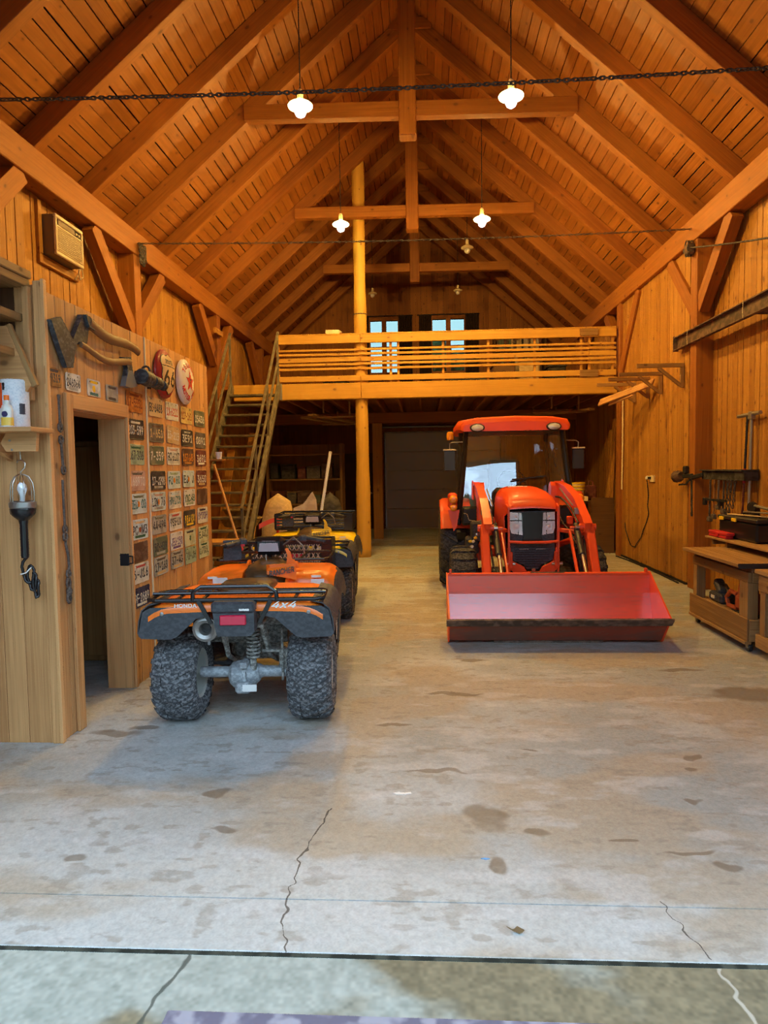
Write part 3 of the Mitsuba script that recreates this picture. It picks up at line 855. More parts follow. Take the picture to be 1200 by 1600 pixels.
def rrect(w, h, r, n=4):
    P = []
    for cx, cy, a0 in ((w / 2 - r, h / 2 - r, 0), (-w / 2 + r, h / 2 - r, 90), (-w / 2 + r, -h / 2 + r, 180), (w / 2 - r, -h / 2 + r, 270)):
        for k in range(n + 1):
            a = math.radians(a0 + 90 * k / n)
            P.append((cx + r * math.cos(a), cy + r * math.sin(a)))
    return P


_txt = {}


def text(s, h, depth=0.0012, bold=True):
    if (s, h) not in _txt:
        m = meshkit.text_mesh(s, h, depth, bold)
        v = np.asarray(m.vertices)
        v[:, 0] -= (v[:, 0].min() + v[:, 0].max()) / 2
        v[:, 1] -= (v[:, 1].min() + v[:, 1].max()) / 2
        _txt[(s, h)] = (v, np.asarray(m.faces))
    return _txt[(s, h)]


PLATE_COL = {'white': ((0.62, 0.63, 0.60), (0.42, 0.42, 0.38)), 'pale_blue': ((0.50, 0.62, 0.66), (0.36, 0.47, 0.50)), 'black': ((0.035, 0.034, 0.034), (0.075, 0.065, 0.055)), 'orange': ((0.55, 0.19, 0.035), (0.33, 0.10, 0.025)),
             'rust_orange': ((0.42, 0.20, 0.06), (0.17, 0.08, 0.035)), 'green': ((0.32, 0.42, 0.30), (0.20, 0.27, 0.18)), 'dark_green': ((0.10, 0.13, 0.085), (0.20, 0.19, 0.13)), 'pink': ((0.50, 0.33, 0.27), (0.37, 0.23, 0.185)),
             'brown': ((0.085, 0.045, 0.032), (0.16, 0.10, 0.07)), 'tan': ((0.55, 0.40, 0.22), (0.42, 0.29, 0.15)), 'yellow': ((0.62, 0.46, 0.16), (0.47, 0.34, 0.13)), 'maroon': ((0.11, 0.030, 0.028), (0.18, 0.065, 0.05)),
             'navy': ((0.022, 0.022, 0.065), (0.05, 0.05, 0.10)), 'grey': ((0.36, 0.37, 0.35), (0.24, 0.24, 0.22)), 'lime': ((0.50, 0.54, 0.38), (0.36, 0.40, 0.26)), 'dark_grey': ((0.10, 0.09, 0.08), (0.18, 0.155, 0.13))}
for k, (a, b) in PLATE_COL.items():
    speck('plate_' + k, a, b, 0.45, 14.0, lo=0.45, hi=0.68, octaves=4)
flat('ink_dark', (0.04, 0.045, 0.06), 0.5)
flat('ink_green', (0.03, 0.10, 0.06), 0.5)
flat('ink_teal', (0.03, 0.13, 0.16), 0.5)
flat('ink_white', (0.60, 0.58, 0.53), 0.5)
flat('ink_red', (0.42, 0.07, 0.06), 0.5)
flat('ink_yellow', (0.70, 0.45, 0.03), 0.5)
flat('ink_orange', (0.60, 0.22, 0.03), 0.5)
flat('ink_purple', (0.13, 0.08, 0.22), 0.5)
flat('ink_navy', (0.03, 0.03, 0.10), 0.5)
flat('ink_rust', (0.22, 0.05, 0.015), 0.6)
_pl = {}


def plate(y, z, col, ink, txt, label, size=(0.305, 0.155), blob=None, band=None, roll=0.0, out=0.0, foot=None):
    t = thing('license_plate', label, 'license plate', 'license plates on the plank partition')
    w, h = size
    if size not in _pl:
        body = MB().prism(rrect(w, h, 0.014), 0.0014)
        rim = MB()
        outer, inner = np.array(rrect(w - 0.003, h - 0.003, 0.013)), np.array(rrect(w - 0.013, h - 0.013, 0.010))
        n = len(outer)
        mid = (outer + inner) / 2
        P = np.stack([np.c_[outer, np.full(n, .0014)], np.c_[mid, np.full(n, .0032)], np.c_[inner, np.full(n, .0014)]])
        rim.grid(P, closed_cols=True)
        _pl[size] = (body.arr()[:2], rim.arr()[:2])
    (bv, bf), (rv, rf) = _pl[size]
    x = PX + 0.003 + out
    put(t, MB().add(on_wall(bv, y, z, x, roll), bf), 'plate_' + col)
    part(t, 'rim', MB().add(on_wall(rv, y, z, x, roll), rf), 'plate_' + col)
    if txt:
        v, f = text(txt, 0.066 * h / 0.152)
        ww = v[:, 0].max() - v[:, 0].min()
        k = min(1.25, (w * 0.88) / ww)
        v = v * [k, 1, 1] + [0, -0.004, 0.0012]
        part(t, 'lettering', MB().add(on_wall(v, y, z, x, roll), f), ink)
    if blob:
        part(t, 'emblem', MB().add(on_wall(*(lambda q: (q,))(np.asarray(MB().lathe([(0.0, 0.0022), (.020, .0020), (.024, .0013)][::-1], (0, -0.004, 0), (0, 0, 1), 12, sx=1.0, sy=1.0).arr()[0])), y, z, x, roll), MB().lathe([(0.0, 0.0022), (.020, .0020), (.024, .0013)][::-1], n=12).arr()[1]), blob)
    for b_, zc, hh, ww in ((band, 0.052, 0.017, 0.56), (foot, -0.054, 0.020, 0.62)):
        if b_:
            v, f, _ = MB().box((-w * ww / 2, zc * h / .152 - hh / 2, 0.0013), (w * ww / 2, zc * h / .152 + hh / 2, 0.0021)).arr()
            part(t, 'band', MB().add(on_wall(v, y, z, x, roll), f), b_)
    r = random.Random(int(y * 1000))
    for a in (-1, 1):
        v, f, _ = MB().lathe([(0, .003), (.005, .0028), (.006, .0013)][::-1], (a * w * 0.30, h / 2 - 0.016, 0), (0, 0, 1), 8).arr()
        part(t, 'screw', MB().add(on_wall(v, y, z, x, roll), f), 'old_iron')


SM = (0.185, 0.112)
plate(4.034, 2.198, 'rust_orange', 'ink_dark', '209319', 'small rusty orange plate reading 209319 above the doorway', SM, band='ink_dark')
plate(4.273, 2.194, 'white', 'ink_dark', '246066', 'small white plate reading 246066 above the doorway', SM, foot='plate_grey')
plate(4.545, 2.189, 'white', 'ink_teal', '', 'small white plate with a gold picture above the doorway', SM, band='ink_yellow', foot='ink_teal', blob='ink_yellow')
plate(4.816, 2.184, 'grey', 'ink_dark', '', 'small grey white plate above the right end of the doorway', SM, band='ink_dark', foot='ink_dark')
CY, CZ = (5.195, 5.605, 5.985, 6.350, 6.732), (2.160, 1.952, 1.760, 1.557, 1.380, 1.190, 1.012, 0.848, 0.667)
ROWN = ('top', 'second', 'third', 'fourth', 'fifth', 'sixth', 'seventh', 'eighth', 'lowest')
COLN = ('column nearest the doorway', 'second column', 'middle column', 'fourth column', 'column farthest from the doorway')
GRID = [
    [('orange', 'ink_rust', '17-5551', dict(band='ink_rust')), ('black', 'ink_white', '203-599', dict(band='ink_white')), ('green', 'ink_dark', '167·306', dict(band='ink_green')), ('pink', 'ink_white', '168970', dict(band='plate_dark_grey')),
     ('pale_blue', 'ink_teal', 'IEU   00', dict(blob='ink_orange', band='plate_dark_green')), ('pale_blue', 'ink_dark', 'PC   M3', dict(blob='ink_rust', band='plate_tan', foot='ink_green')), ('brown', None, '', {}), ('white', 'ink_dark', '6-J16', dict(band='ink_red')),
     ('navy', 'ink_white', '9F·2689', dict(foot='ink_white'))],
    [('tan', 'ink_dark', 'EU·6488', {}), ('dark_grey', 'plate_tan', '1-651', dict(band='plate_brown')), ('dark_green', 'ink_white', '7-359', {}), ('black', 'ink_white', '17-J298', dict(foot='plate_grey')), ('pale_blue', 'ink_dark', 'LIN   76', dict(blob='ink_orange', band='plate_pink', foot='plate_grey')),
     ('grey', 'ink_dark', '44·494', dict(band='plate_dark_green')), ('dark_green', 'ink_dark', '50·H39', dict(foot='plate_grey')), ('grey', 'ink_dark', '17-168', dict(band='plate_dark_grey', foot='plate_tan'))],
    [('white', 'ink_red', '1X·6211', {}), ('tan', 'ink_white', 'E5-215', dict(roll=-0.06)), ('white', 'ink_dark', 'BC·6117', dict(band='plate_pink')), ('pale_blue', 'ink_teal', 'FU   60', dict(blob='ink_orange', band='plate_green')), ('white', 'ink_teal', 'HN·1720', dict(band='plate_pale_blue')),
     ('white', 'ink_dark', '985·UX', dict(band='ink_red')), ('white', 'ink_purple', 'JEU·150', dict(foot='ink_purple')), ('grey', 'ink_dark', '37-4G', dict(band='plate_dark_grey', foot='plate_tan'))],
    [('yellow', 'ink_rust', '117-161', {}), ('black', 'ink_white', '3E91', dict(band='plate_grey')), ('brown', 'ink_orange', '1S7JJ8', dict(foot='plate_rust_orange')), ('pale_blue', 'ink_dark', 'EJ   J', dict(blob='ink_orange')), ('white', 'ink_green', 'VXC·48', dict(foot='plate_green')),
     ('black', 'ink_yellow', '984 UX', dict(foot='ink_yellow')), ('lime', 'ink_dark', '', dict(band='ink_dark', blob='ink_green')), ('green', 'plate_dark_green', '71-JH', {})],
    [('dark_green', 'ink_white', 'I5436', dict(foot='plate_dark_grey')), ('dark_grey', 'ink_white', '0891', {}), ('maroon', 'ink_white', '3691', dict(foot='ink_white')), ('maroon', 'ink_white', '3650', dict(foot='plate_tan')), ('brown', None, '', {}), ('white', 'ink_purple', '0Y7OH', dict(band='ink_navy')),
     ('lime', 'plate_dark_green', 'EJ4IJ', dict(band='ink_green')), ('lime', 'plate_dark_green', 'U7IUL', dict(band='ink_green'))]]
for c, colm in enumerate(GRID):
    for r, (col, ink, txt, kw) in enumerate(colm):
        nm = col.replace('_', ' ')
        clean = txt.replace('   ', ' ')
        lab = f'{nm} license plate ' + (f'with {clean}, ' if txt else 'without readable letters, ') + f'{ROWN[r]} in the {COLN[c]}'
        plate(CY[c] + rng.uniform(-.008, .008), CZ[r] + rng.uniform(-.004, .004) - (0.005 * c if r < 2 else 0), col, ink, txt, lab, out=rng.uniform(0, 0.003), **{'roll': rng.uniform(-0.015, 0.015), **kw})


# ---------------------------------------------------------------- dome signs
DR, DH = 0.205, 0.062


def dome_w(r):
    return DH * np.sqrt(np.maximum(0, 1 - (np.asarray(r) / (DR * 1.02)) ** 2)) ** 0.8


def on_dome(v, f, y, z, off):
    m = trimesh.Trimesh(np.asarray(v), np.asarray(f), process=True)
    v2, f2 = trimesh.remesh.subdivide_to_size(m.vertices, m.faces, 0.03)
    v2 = np.array(v2)
    v2[:, 2] = v2[:, 2] + dome_w(np.hypot(v2[:, 0], v2[:, 1])) + off
    return on_wall(v2, y, z, PX + 0.01), f2


def prism_vf(poly, d=0.001):
    return MB().prism(poly, d).arr()[:2]


def dome(y, z, mat, label):
    t = thing('round_sign', label, 'sign')
    pr = [(DR - 0.004, 0.0), (DR, 0.004), (DR, 0.016), (DR * 0.985, float(dome_w(DR * .985)))] + [(DR * q, float(dome_w(DR * q))) for q in (0.95, 0.9, 0.8, 0.7, 0.55, 0.4, 0.2, 0.0)]
    v, f, _ = MB().lathe(pr, n=40).arr()
    put(t, MB().add(on_wall(v, y, z, PX + 0.008), f), mat, smooth=40)
    return t


flat('sign_maroon', (0.30, 0.022, 0.030), 0.22, coat=0.6)
flat('sign_tan', (0.60, 0.44, 0.25), 0.28, coat=0.5)
flat('sign_white', (0.74, 0.70, 0.68), 0.22, coat=0.6)
flat('sign_red', (0.55, 0.03, 0.035), 0.25, coat=0.5)
shield = [(-0.125, 0.075), (-0.105, 0.11), (-0.075, 0.125), (-0.045, 0.118), (0, 0.135), (0.045, 0.118), (0.075, 0.125), (0.105, 0.11), (0.125, 0.075), (0.112, 0.03), (0.122, -0.02), (0.105, -0.075), (0.06, -0.115), (0, -0.145), (-0.06, -0.115), (-0.105, -0.075), (-0.122, -0.02), (-0.112, 0.03)]
s1 = dome(5.780, 2.448, 'sign_maroon', 'domed maroon round sign with a tan highway shield and the number 66')
sh_ = np.array(shield) * 1.18
part(s1, 'shield_outline', MB().add(*on_dome(*prism_vf(sh_ * 1.035), 5.780, 2.448, 0.0006)), 'black')
part(s1, 'shield', MB().add(*on_dome(*prism_vf(sh_), 5.780, 2.448, 0.0016)), 'sign_tan')
part(s1, 'divider', MB().add(*on_dome(*prism_vf([(-.135, .058), (.135, .058), (.135, .064), (-.135, .064)]), 5.780, 2.448, 0.0026)), 'black')
v, f = text('ROUTE', 0.034)
part(s1, 'lettering', MB().add(*on_dome(v + [0, 0.098, 0], f, 5.780, 2.448, 0.0026)), 'ink_dark')
v, f = text('66', 0.125)
part(s1, 'lettering', MB().add(*on_dome(v * [1.15, 1, 1] + [0, -0.038, 0], f, 5.780, 2.448, 0.0026)), 'black')
s2 = dome(6.285, 2.445, 'sign_white', 'domed white round sign with a red star inside red letters')
a = np.arange(10) * math.pi / 5 + math.pi / 2
star = [(math.cos(q) * (0.098 if k % 2 == 0 else 0.040), math.sin(q) * (0.098 if k % 2 == 0 else 0.040)) for k, q in enumerate(a)]
part(s2, 'star', MB().add(*on_dome(*prism_vf(star), 6.285, 2.445, 0.0016)), 'sign_red')
v, f = text('T', 0.05)
part(s2, 'star_letter', MB().add(*on_dome(v + [0, -0.004, 0], f, 6.285, 2.445, 0.003)), 'ink_green')
ring = MB()
for word, mid, step in (('TEXACO', 90, 21.0), ('MOTOR OIL', 270, -15.5)):
    for k, ch in enumerate(word):
        if ch == ' ':
            continue
        deg = mid - step * (k - (len(word) - 1) / 2)
        v, f = text(ch, 0.042)
        q = math.radians(deg - 90 if step > 0 else deg + 90)
        c_, s_ = math.cos(q), math.sin(q)
        w = np.stack([c_ * v[:, 0] - s_ * v[:, 1] + 0.148 * math.cos(math.radians(deg)), s_ * v[:, 0] + c_ * v[:, 1] + 0.148 * math.sin(math.radians(deg)), v[:, 2]], 1)
        ring.add(*on_dome(w, f, 6.285, 2.445, 0.0014))
part(s2, 'lettering', ring, 'sign_red')

# ---------------------------------------------------------------- axes and iron hung above the doorway
def wall_prism(poly, x0, d, b=0.0):
    return MB().prism(poly, d, (x0, 0, 0), (0, 1, 0), (0, 0, 1))


def handle(pts, r0, r1):
    """A flattened, tapering wooden handle along (y, z) points."""
    P = np.asarray(pts, float)
    from scipy.interpolate import splprep, splev
    tck, _ = splprep([P[:, 0], P[:, 1]], s=0, k=min(3, len(P) - 1))
    yy, zz = splev(np.linspace(0, 1, 26), tck)
    m = MB().tube([(PX + 0.045, a_, b_) for a_, b_ in zip(yy, zz)], np.linspace(r0, r1, 26), 10)
    m.v[0][:, 0] = PX + 0.045 + (m.v[0][:, 0] - PX - 0.045) * 0.62
    return m


ax = thing('broad_axe', 'large broad axe with a wide dark blade and a curved wooden handle, above the doorway', 'axe')
put(ax, MB().prism([(3.972, 2.520), (4.085, 2.560), (4.150, 2.505), (4.215, 2.450), (4.330, 2.600), (4.345, 2.630), (4.415, 2.645), (4.455, 2.620), (4.430, 2.560), (4.395, 2.455), (4.330, 2.440), (4.290, 2.452), (4.255, 2.425), (4.225, 2.345), (4.205, 2.275), (4.130, 2.268), (4.06, 2.37)], 0.032, (PX + 0.012, 0, 0), (0, 1, 0), (0, 0, 1)), 'blade_iron')
part(ax, 'cutting_edge', MB().prism([(3.968, 2.520), (4.02, 2.537), (4.165, 2.270), (4.128, 2.264)], 0.020, (PX + 0.018, 0, 0), (0, 1, 0), (0, 0, 1)), 'blade_iron')
part(ax, 'eye_socket', MB().prism([(4.36, 2.632), (4.46, 2.622), (4.47, 2.555), (4.40, 2.56)], 0.058, (PX + 0.005, 0, 0), (0, 1, 0), (0, 0, 1)), 'blade_iron')
part(ax, 'handle', handle([(4.42, 2.60), (4.52, 2.575), (4.70, 2.548), (4.90, 2.555), (5.08, 2.555), (5.20, 2.535)], 0.040, 0.031), 'axe_handle', smooth=40)
ax2 = thing('felling_axe', 'smaller axe with a grey flared blade and a thin curved handle, below the broad axe', 'axe')
put(ax2, MB().prism([(4.915, 2.455), (5.045, 2.473), (5.062, 2.40), (5.075, 2.36), (5.125, 2.278), (5.02, 2.250), (4.925, 2.253), (4.96, 2.33), (4.98, 2.388), (4.93, 2.42)], 0.034, (PX + 0.02, 0, 0), (0, 1, 0), (0, 0, 1)), 'blade_iron')
part(ax2, 'blade', MB().prism([(4.985, 2.372), (5.06, 2.372), (5.078, 2.345), (5.130, 2.272), (5.02, 2.244), (4.918, 2.247), (4.955, 2.32)], 0.040, (PX + 0.018, 0, 0), (0, 1, 0), (0, 0, 1)), 'axe_steel')
part(ax2, 'handle', handle([(4.31, 2.436), (4.38, 2.428), (4.54, 2.398), (4.70, 2.388), (4.95, 2.425), (5.04, 2.435)], 0.020, 0.028), 'axe_handle', smooth=40)
bl = thing('pulley_block', 'black iron pulley block mounted beside the maroon dome sign', 'pulley')
put(bl, MB().lathe([(0, 0), (.055, 0), (.060, .01), (.060, .15), (.052, .16), (.035, .165), (.035, .20), (.050, .205), (.050, .33), (.042, .34), (.028, .345), (.028, .40), (.04, .405), (.04, .45), (0, .455)], (PX + 0.075, 5.165, 2.350), (0, 1, -0.05), 20), 'blade_iron', smooth=35)
part(bl, 'strap', MB().box((PX, 5.22, 2.30), (PX + 0.02, 5.27, 2.40), b=0.004).box((PX, 5.45, 2.29), (PX + 0.02, 5.49, 2.38), b=0.004), 'black')
part(bl, 'shackle', MB().tube([(PX + 0.075 + 0.03 * math.cos(t), 5.255, 2.405 + 0.03 * math.sin(t)) for t in np.linspace(-0.4, math.pi + 0.4, 12)], 0.008, 6), 'old_iron', smooth=True)


def iron(pts, r, label, eye0=True, eye1=True, name='iron_hook'):
    t = thing(name, label, 'hook')
    P = np.array([(PX + 0.022, a_, b_) for a_, b_ in pts])
    put(t, MB().tube(P, _thin(r), 8), 'old_iron', smooth=40)
    for on_, p in ((eye0, P[0]), (eye1, P[-1])):
        if on_:
            part(t, 'eye', MB().tube([(p[0], p[1] + 0.020 * math.cos(q), p[2] + 0.024 * math.sin(q)) for q in np.linspace(0, 2 * np.pi, 14, endpoint=False)], 0.008, 6, closed=True), 'old_iron', smooth=True)


def _thin(r):
    return [0.72 * q for q in r] if isinstance(r, list) else 0.72 * r


iron([(4.055, 2.095), (4.053, 2.05), (4.056, 1.97), (4.058, 1.90)], [0.016, 0.010, 0.010, 0.014], 'rusty iron rod hung topmost beside the door casing', False)
iron([(4.062, 1.825), (4.062, 1.78), (4.068, 1.70), (4.075, 1.645)], 0.012, 'rusty rod with an eye at each end, second from the top beside the casing')
iron([(4.058, 1.585), (4.058, 1.45), (4.060, 1.33), (4.062, 1.285)], 0.011, 'long straight rusty bar with one eye, third down beside the door casing', False)
iron([(4.060, 1.240), (4.062, 1.20), (4.085, 1.12), (4.090, 1.06), (4.080, 1.01)], 0.012, 'bent S shaped rusty hook, fourth from the top beside the door casing')
t = thing('iron_hook', 'short rusty swivel with two links, lowest beside the door casing', 'hook')
put(t, MB().lathe([(0, -.03), (.014, -.028), (.02, 0), (.014, .028), (0, .03)], (PX + 0.024, 4.075, 0.905), n=10), 'old_iron', smooth=40)
for z in (0.955, 0.862):
    part(t, 'link', MB().tube([(PX + 0.022, 4.075 + 0.018 * math.cos(q), z + 0.030 * math.sin(q)) for q in np.linspace(0, 2 * np.pi, 14, endpoint=False)], 0.009, 6, closed=True), 'old_iron', smooth=True)

# ---------------------------------------------------------------- shelves on the partition's front
sf = thing('wall_shelves', 'open plank shelves built against the front of the plank partition, at the left edge', 'shelf')
for z, xr, y0 in ((2.72, -2.262, 3.30), (2.525, -2.305, 3.45), (2.312, -2.302, 3.45)):
    part(sf, 'plank', MB().box((-3.4, y0, z - 0.022), (xr, PY0 - 0.014, z + 0.022), b=0.003, grain=1), 'bench_wood', uv=True)
part(sf, 'top_board', MB().box((-3.4, 3.28, 2.745), (-2.25, PY0 - 0.014, 2.79), b=0.004, grain=1), 'bench_wood', uv=True)
part(sf, 'back_board', MB().box((-3.4, PY0 - 0.030, 1.95), (-2.352, PY0 - 0.016, 2.74), grain=2), 'dark_wood', uv=True)  # colour darkened to paint in the shade deep inside the shelves
part(sf, 'end_board', MB().box((-2.35, PY0 - 0.030, 1.95), (-2.30, PY0 - 0.016, 2.74), grain=2), 'panel_pine', uv=True)
part(sf, 'upright', MB().box((-2.295, PY0 - 0.05, 2.05), (-2.258, PY0 - 0.016, 2.70), b=0.002, grain=2), 'panel_pine', uv=True)
part(sf, 'gusset_board', MB().prism([(-2.345, 2.46), (-2.215, 2.125), (-2.24, 2.09), (-2.9, 2.09), (-2.9, 2.46)], 0.03, (0, 3.86, 0), (1, 0, 0), (0, 0, 1)), 'panel_pine', uv=True)
part(sf, 'gusset_edge', MB().bar((-2.345, 3.85, 2.47), (-2.20, 3.85, 2.12), 0.035, 0.03, up=(0, 1, 0), b=0.003), 'bench_wood', uv=True)
sb = thing('bracket_shelf', 'small bracket shelf holding paper towels on the front of the plank partition', 'shelf')
put(sb, MB().box((-2.75, 3.70, 1.858), (-2.155, PY0 - 0.014, 1.884), b=0.003, grain=0), 'panel_pine', uv=True)
part(sb, 'bracket', MB().prism([(-2.365, 1.858), (-2.185, 1.858), (-2.195, 1.752), (-2.37, 1.752), (-2.40, 1.80)], 0.028, (0, 3.84, 0), (1, 0, 0), (0, 0, 1)), 'panel_pine', uv=True)
part(sb, 'side_bracket', MB().prism([(PY0 - .014, 1.858), (3.73, 1.858), (3.80, 1.77), (PY0 - .014, 1.70)], 0.025, (-2.44, 0, 0), (0, 1, 0), (0, 0, 1)), 'panel_pine', uv=True)
for xs_, zs_ in ((-2.345, 1.815), (-2.335, 1.762)):
    part(sb, 'screw', MB().lathe([(.007, 0), (.006, .003), (0, .004)], (xs_, 3.812, zs_), (0, -1, 0), 8), 'steel')

# paper towels and a spray bottle on it
def towel_fn(p, n, uv):
    g = noise(p.x * 160, p.y * 160, p.z * 120)
    return mix((0.72, 0.76, 0.80), (0.60, 0.66, 0.72), smoothstep(0.35, 0.75, g))


scene['towel_paper'] = {'type': 'twosided', 'bsdf': {'type': 'principled', 'base_color': proc(towel_fn), 'roughness': 0.6, 'specular': 0.4}}
flat('wrap_red', (0.75, 0.09, 0.02), 0.25, coat=0.4)
pk = thing('paper_towel_roll', 'plastic wrapped paper towel roll with orange red print on the bracket shelf', 'paper towels')
rp = [(0, 0), (.070, .0), (.076, .008), (.077, .12), (.076, .262), (.070, .272), (.03, .276), (0, .274)]
put(pk, MB().lathe(rp, (-2.325, 3.845, 1.885), n=32), 'towel_paper', smooth=40)
part(pk, 'printed_wrap', MB().lathe([(.0785, .11), (.0785, .25)], (-2.325, 3.845, 1.885), n=32, arc=(math.radians(195), math.radians(250))), 'wrap_red', smooth=True)
part(pk, 'printed_mark', MB().lathe([(.0785, .21), (.0785, .25)], (-2.325, 3.845, 1.885), n=32, arc=(math.radians(253), math.radians(264))), 'black', smooth=True)
part(pk, 'emblem', MB().lathe([(.0785, .075), (.0785, .135)], (-2.325, 3.845, 1.885), n=32, arc=(math.radians(318), math.radians(342))), 'ink_dark', smooth=True)
pk2 = thing('paper_towel_roll', 'second wrapped paper towel roll at the very edge, left of the one with orange print', 'paper towels')
put(pk2, MB().lathe(rp, (-2.480, 3.845, 1.885), n=32), 'towel_paper', smooth=40)
part(pk2, 'printed_wrap', MB().lathe([(.0785, .11), (.0785, .25)], (-2.480, 3.845, 1.885), n=32, arc=(math.radians(220), math.radians(320))), 'wrap_red', smooth=True)
flat('bottle_yellow', (0.80, 0.52, 0.08), 0.3, coat=0.4)
flat('bottle_white', (0.72, 0.72, 0.66), 0.3, coat=0.4)
bt = thing('spray_can', 'small white and yellow bottle with a blue round label in front of the paper towels', 'bottle')
bo = (-2.305, 3.735, 1.885)
put(bt, MB().lathe([(0, 0), (.026, 0), (.028, .006), (.028, .095), (.022, .118), (.012, .126), (.012, .150), (0, .152)], bo, n=20, sx=1.15), 'bottle_white', smooth=40)
part(bt, 'lower_label', MB().lathe([(.0290, .008), (.0290, .052)], bo, n=20, sx=1.15), 'bottle_yellow', smooth=True)
part(bt, 'round_label', MB().lathe([(.017, 0), (.016, .003), (0, .0035)], (bo[0] + 0.002, bo[1] - 0.0265, bo[2] + 0.070), (0, -1, 0), 16), 'ink_navy')
part(bt, 'cap', MB().lathe([(.014, .148), (.014, .175), (0, .178)], bo, n=14), 'atv_orange', smooth=40)

# trouble light hanging on a hook below the shelf
scene['clear_glass'] = {'type': 'thindielectric', 'int_ior': 1.5}
tx, ty = -2.318, 3.865
tl = thing('work_light', 'caged black hand lamp hanging by its hook below the bracket shelf', 'work light')
put(tl, MB().lathe([(0, 1.135), (.019, 1.137), (.022, 1.15), (.022, 1.33), (.026, 1.355), (.048, 1.375), (.066, 1.395), (.070, 1.42), (.066, 1.43), (0, 1.432)], (tx, ty, 0), n=24), 'black_gloss', smooth=35)
part(tl, 'collar', MB().lathe([(.066, 1.425), (.072, 1.432), (.072, 1.462), (.062, 1.468)], (tx, ty, 0), n=24), 'steel', smooth=35)
part(tl, 'glass', MB().lathe([(.052, 1.466), (.054, 1.53), (.046, 1.575), (.025, 1.605), (0, 1.615)], (tx, ty, 0), n=24), 'clear_glass', smooth=True)
part(tl, 'bulb', MB().lathe([(.012, 1.465), (.014, 1.50), (.028, 1.535), (.022, 1.565), (0, 1.575)], (tx, ty, 0), n=16), 'lens_grey', smooth=True)
for k in range(6):
    q = k * math.pi / 3 + 0.2
    part(tl, 'guard_wire', MB().tube([(tx + r_ * math.cos(q), ty + r_ * math.sin(q), z_) for r_, z_ in ((.064, 1.462), (.065, 1.52), (.060, 1.57), (.040, 1.608), (.012, 1.622))], 0.0032, 6), 'chrome', smooth=True)
part(tl, 'hook', MB().tube([(tx, ty, 1.62), (tx - 0.004, ty, 1.635), (tx + 0.022, ty, 1.66), (tx + 0.026, ty, 1.685), (tx + 0.008, ty, 1.705), (tx - 0.016, ty, 1.702), (tx - 0.022, ty, 1.69)], 0.004, 6), 'chrome', smooth=True)
part(tl, 'hanger_wire', MB().tube([(tx + 0.0, ty, 1.704), (tx - 0.002, ty, 1.755)], 0.0025, 5), 'chrome')
part(tl, 'coiled_cord', MB().tube([(tx + 0.005 + 0.033 * math.cos(q) * (1 - 0.02 * k) + 0.0015 * k, ty + 0.006 * math.sin(k * 1.7), 1.075 + 0.062 * math.sin(q) - 0.003 * k) for k, q in enumerate(np.linspace(1.5, 1.5 + 6 * math.pi, 44))], 0.0085, 7), 'black_gloss', smooth=True)
part(tl, 'twist_tie', MB().tube([(tx - 0.015, ty - 0.03, 1.045), (tx + 0.02, ty - 0.032, 1.055), (tx + 0.045, ty - 0.02, 1.085)], 0.004, 5), 'white', smooth=True)

# ---------------------------------------------------------------- wheels
def tire_mb(R, W, rim_r, lugs=20, lug_h=0.018, side=1, style='atv', seed=0):
    """A tyre about the x axis, centred on the origin, with its tread lugs in one piece."""
    hw = W / 2
    rr = R - lug_h
    pr = [(rim_r, -hw * 0.80), (rim_r + 0.02, -hw * 0.92), ((rim_r + rr) / 2, -hw), (rr - 0.045, -hw * 0.96), (rr - 0.012, -hw * 0.80), (rr, -hw * 0.5), (rr + 0.004, 0)]
    pr = pr + [(a, -b) for a, b in pr[-2::-1]]
    m = MB().lathe(pr, (0, 0, 0), (1, 0, 0), 48)
    r = random.Random(seed)

    def lug(a0, x0, a1, x1, w, h, drop=0.0):
        n = 4
        P = []
        for k in range(n + 1):
            t = k / n
            a, x = a0 + (a1 - a0) * t, x0 + (x1 - x0) * t
            base = rr - 0.02 - drop * (abs(x) / hw) ** 4
            top = rr + h - (0.040 + drop) * (abs(x) / hw) ** 5
            row = []
            for da, rad in ((-w / 2, base), (-w * 0.36, top), (w * 0.36, top), (w / 2, base)):
                row.append((x, -rad * math.sin(a + da / R), rad * math.cos(a + da / R)))
            P.append(row)
        P = np.array(P)
        m.grid(P)
        for e in (0, -1):
            q = P[e]
            m.add(q, [[0, 1, 2, 3]] if e else [[3, 2, 1, 0]])

    for k in range(lugs):
        a = 2 * math.pi * k / lugs
        da = 2 * math.pi / lugs
        if style == 'atv':
            lug(a, -hw * 0.98, a + da * 0.45, -hw * 0.42, 0.040, lug_h, 0.01)
            lug(a + da * 0.5, hw * 0.98, a + da * 0.95, hw * 0.42, 0.040, lug_h, 0.01)
            lug(a + da * 0.55, -hw * 0.36, a + da * 0.85, hw * 0.05, 0.036, lug_h * 0.9)
            lug(a + da * 0.05, hw * 0.34, a + da * 0.35, -hw * 0.05, 0.036, lug_h * 0.9)
        elif style == 'industrial':
            lug(a, -hw * 0.99, a + da * 0.75, hw * 0.10, 0.075 * R / 0.5, lug_h, 0.012)
            lug(a + da * 0.5, hw * 0.99, a + da * 1.25, -hw * 0.10, 0.075 * R / 0.5, lug_h, 0.012)
        else:
            lug(a, -hw * 0.98, a + da * 0.25, -hw * 0.36, 0.05, lug_h, 0.012)
            lug(a + da * 0.25, -hw * 0.30, a + da * 0.25, hw * 0.30, 0.05, lug_h)
            lug(a + da * 0.25, hw * 0.36, a, hw * 0.98, 0.05, lug_h, 0.012)
    return m


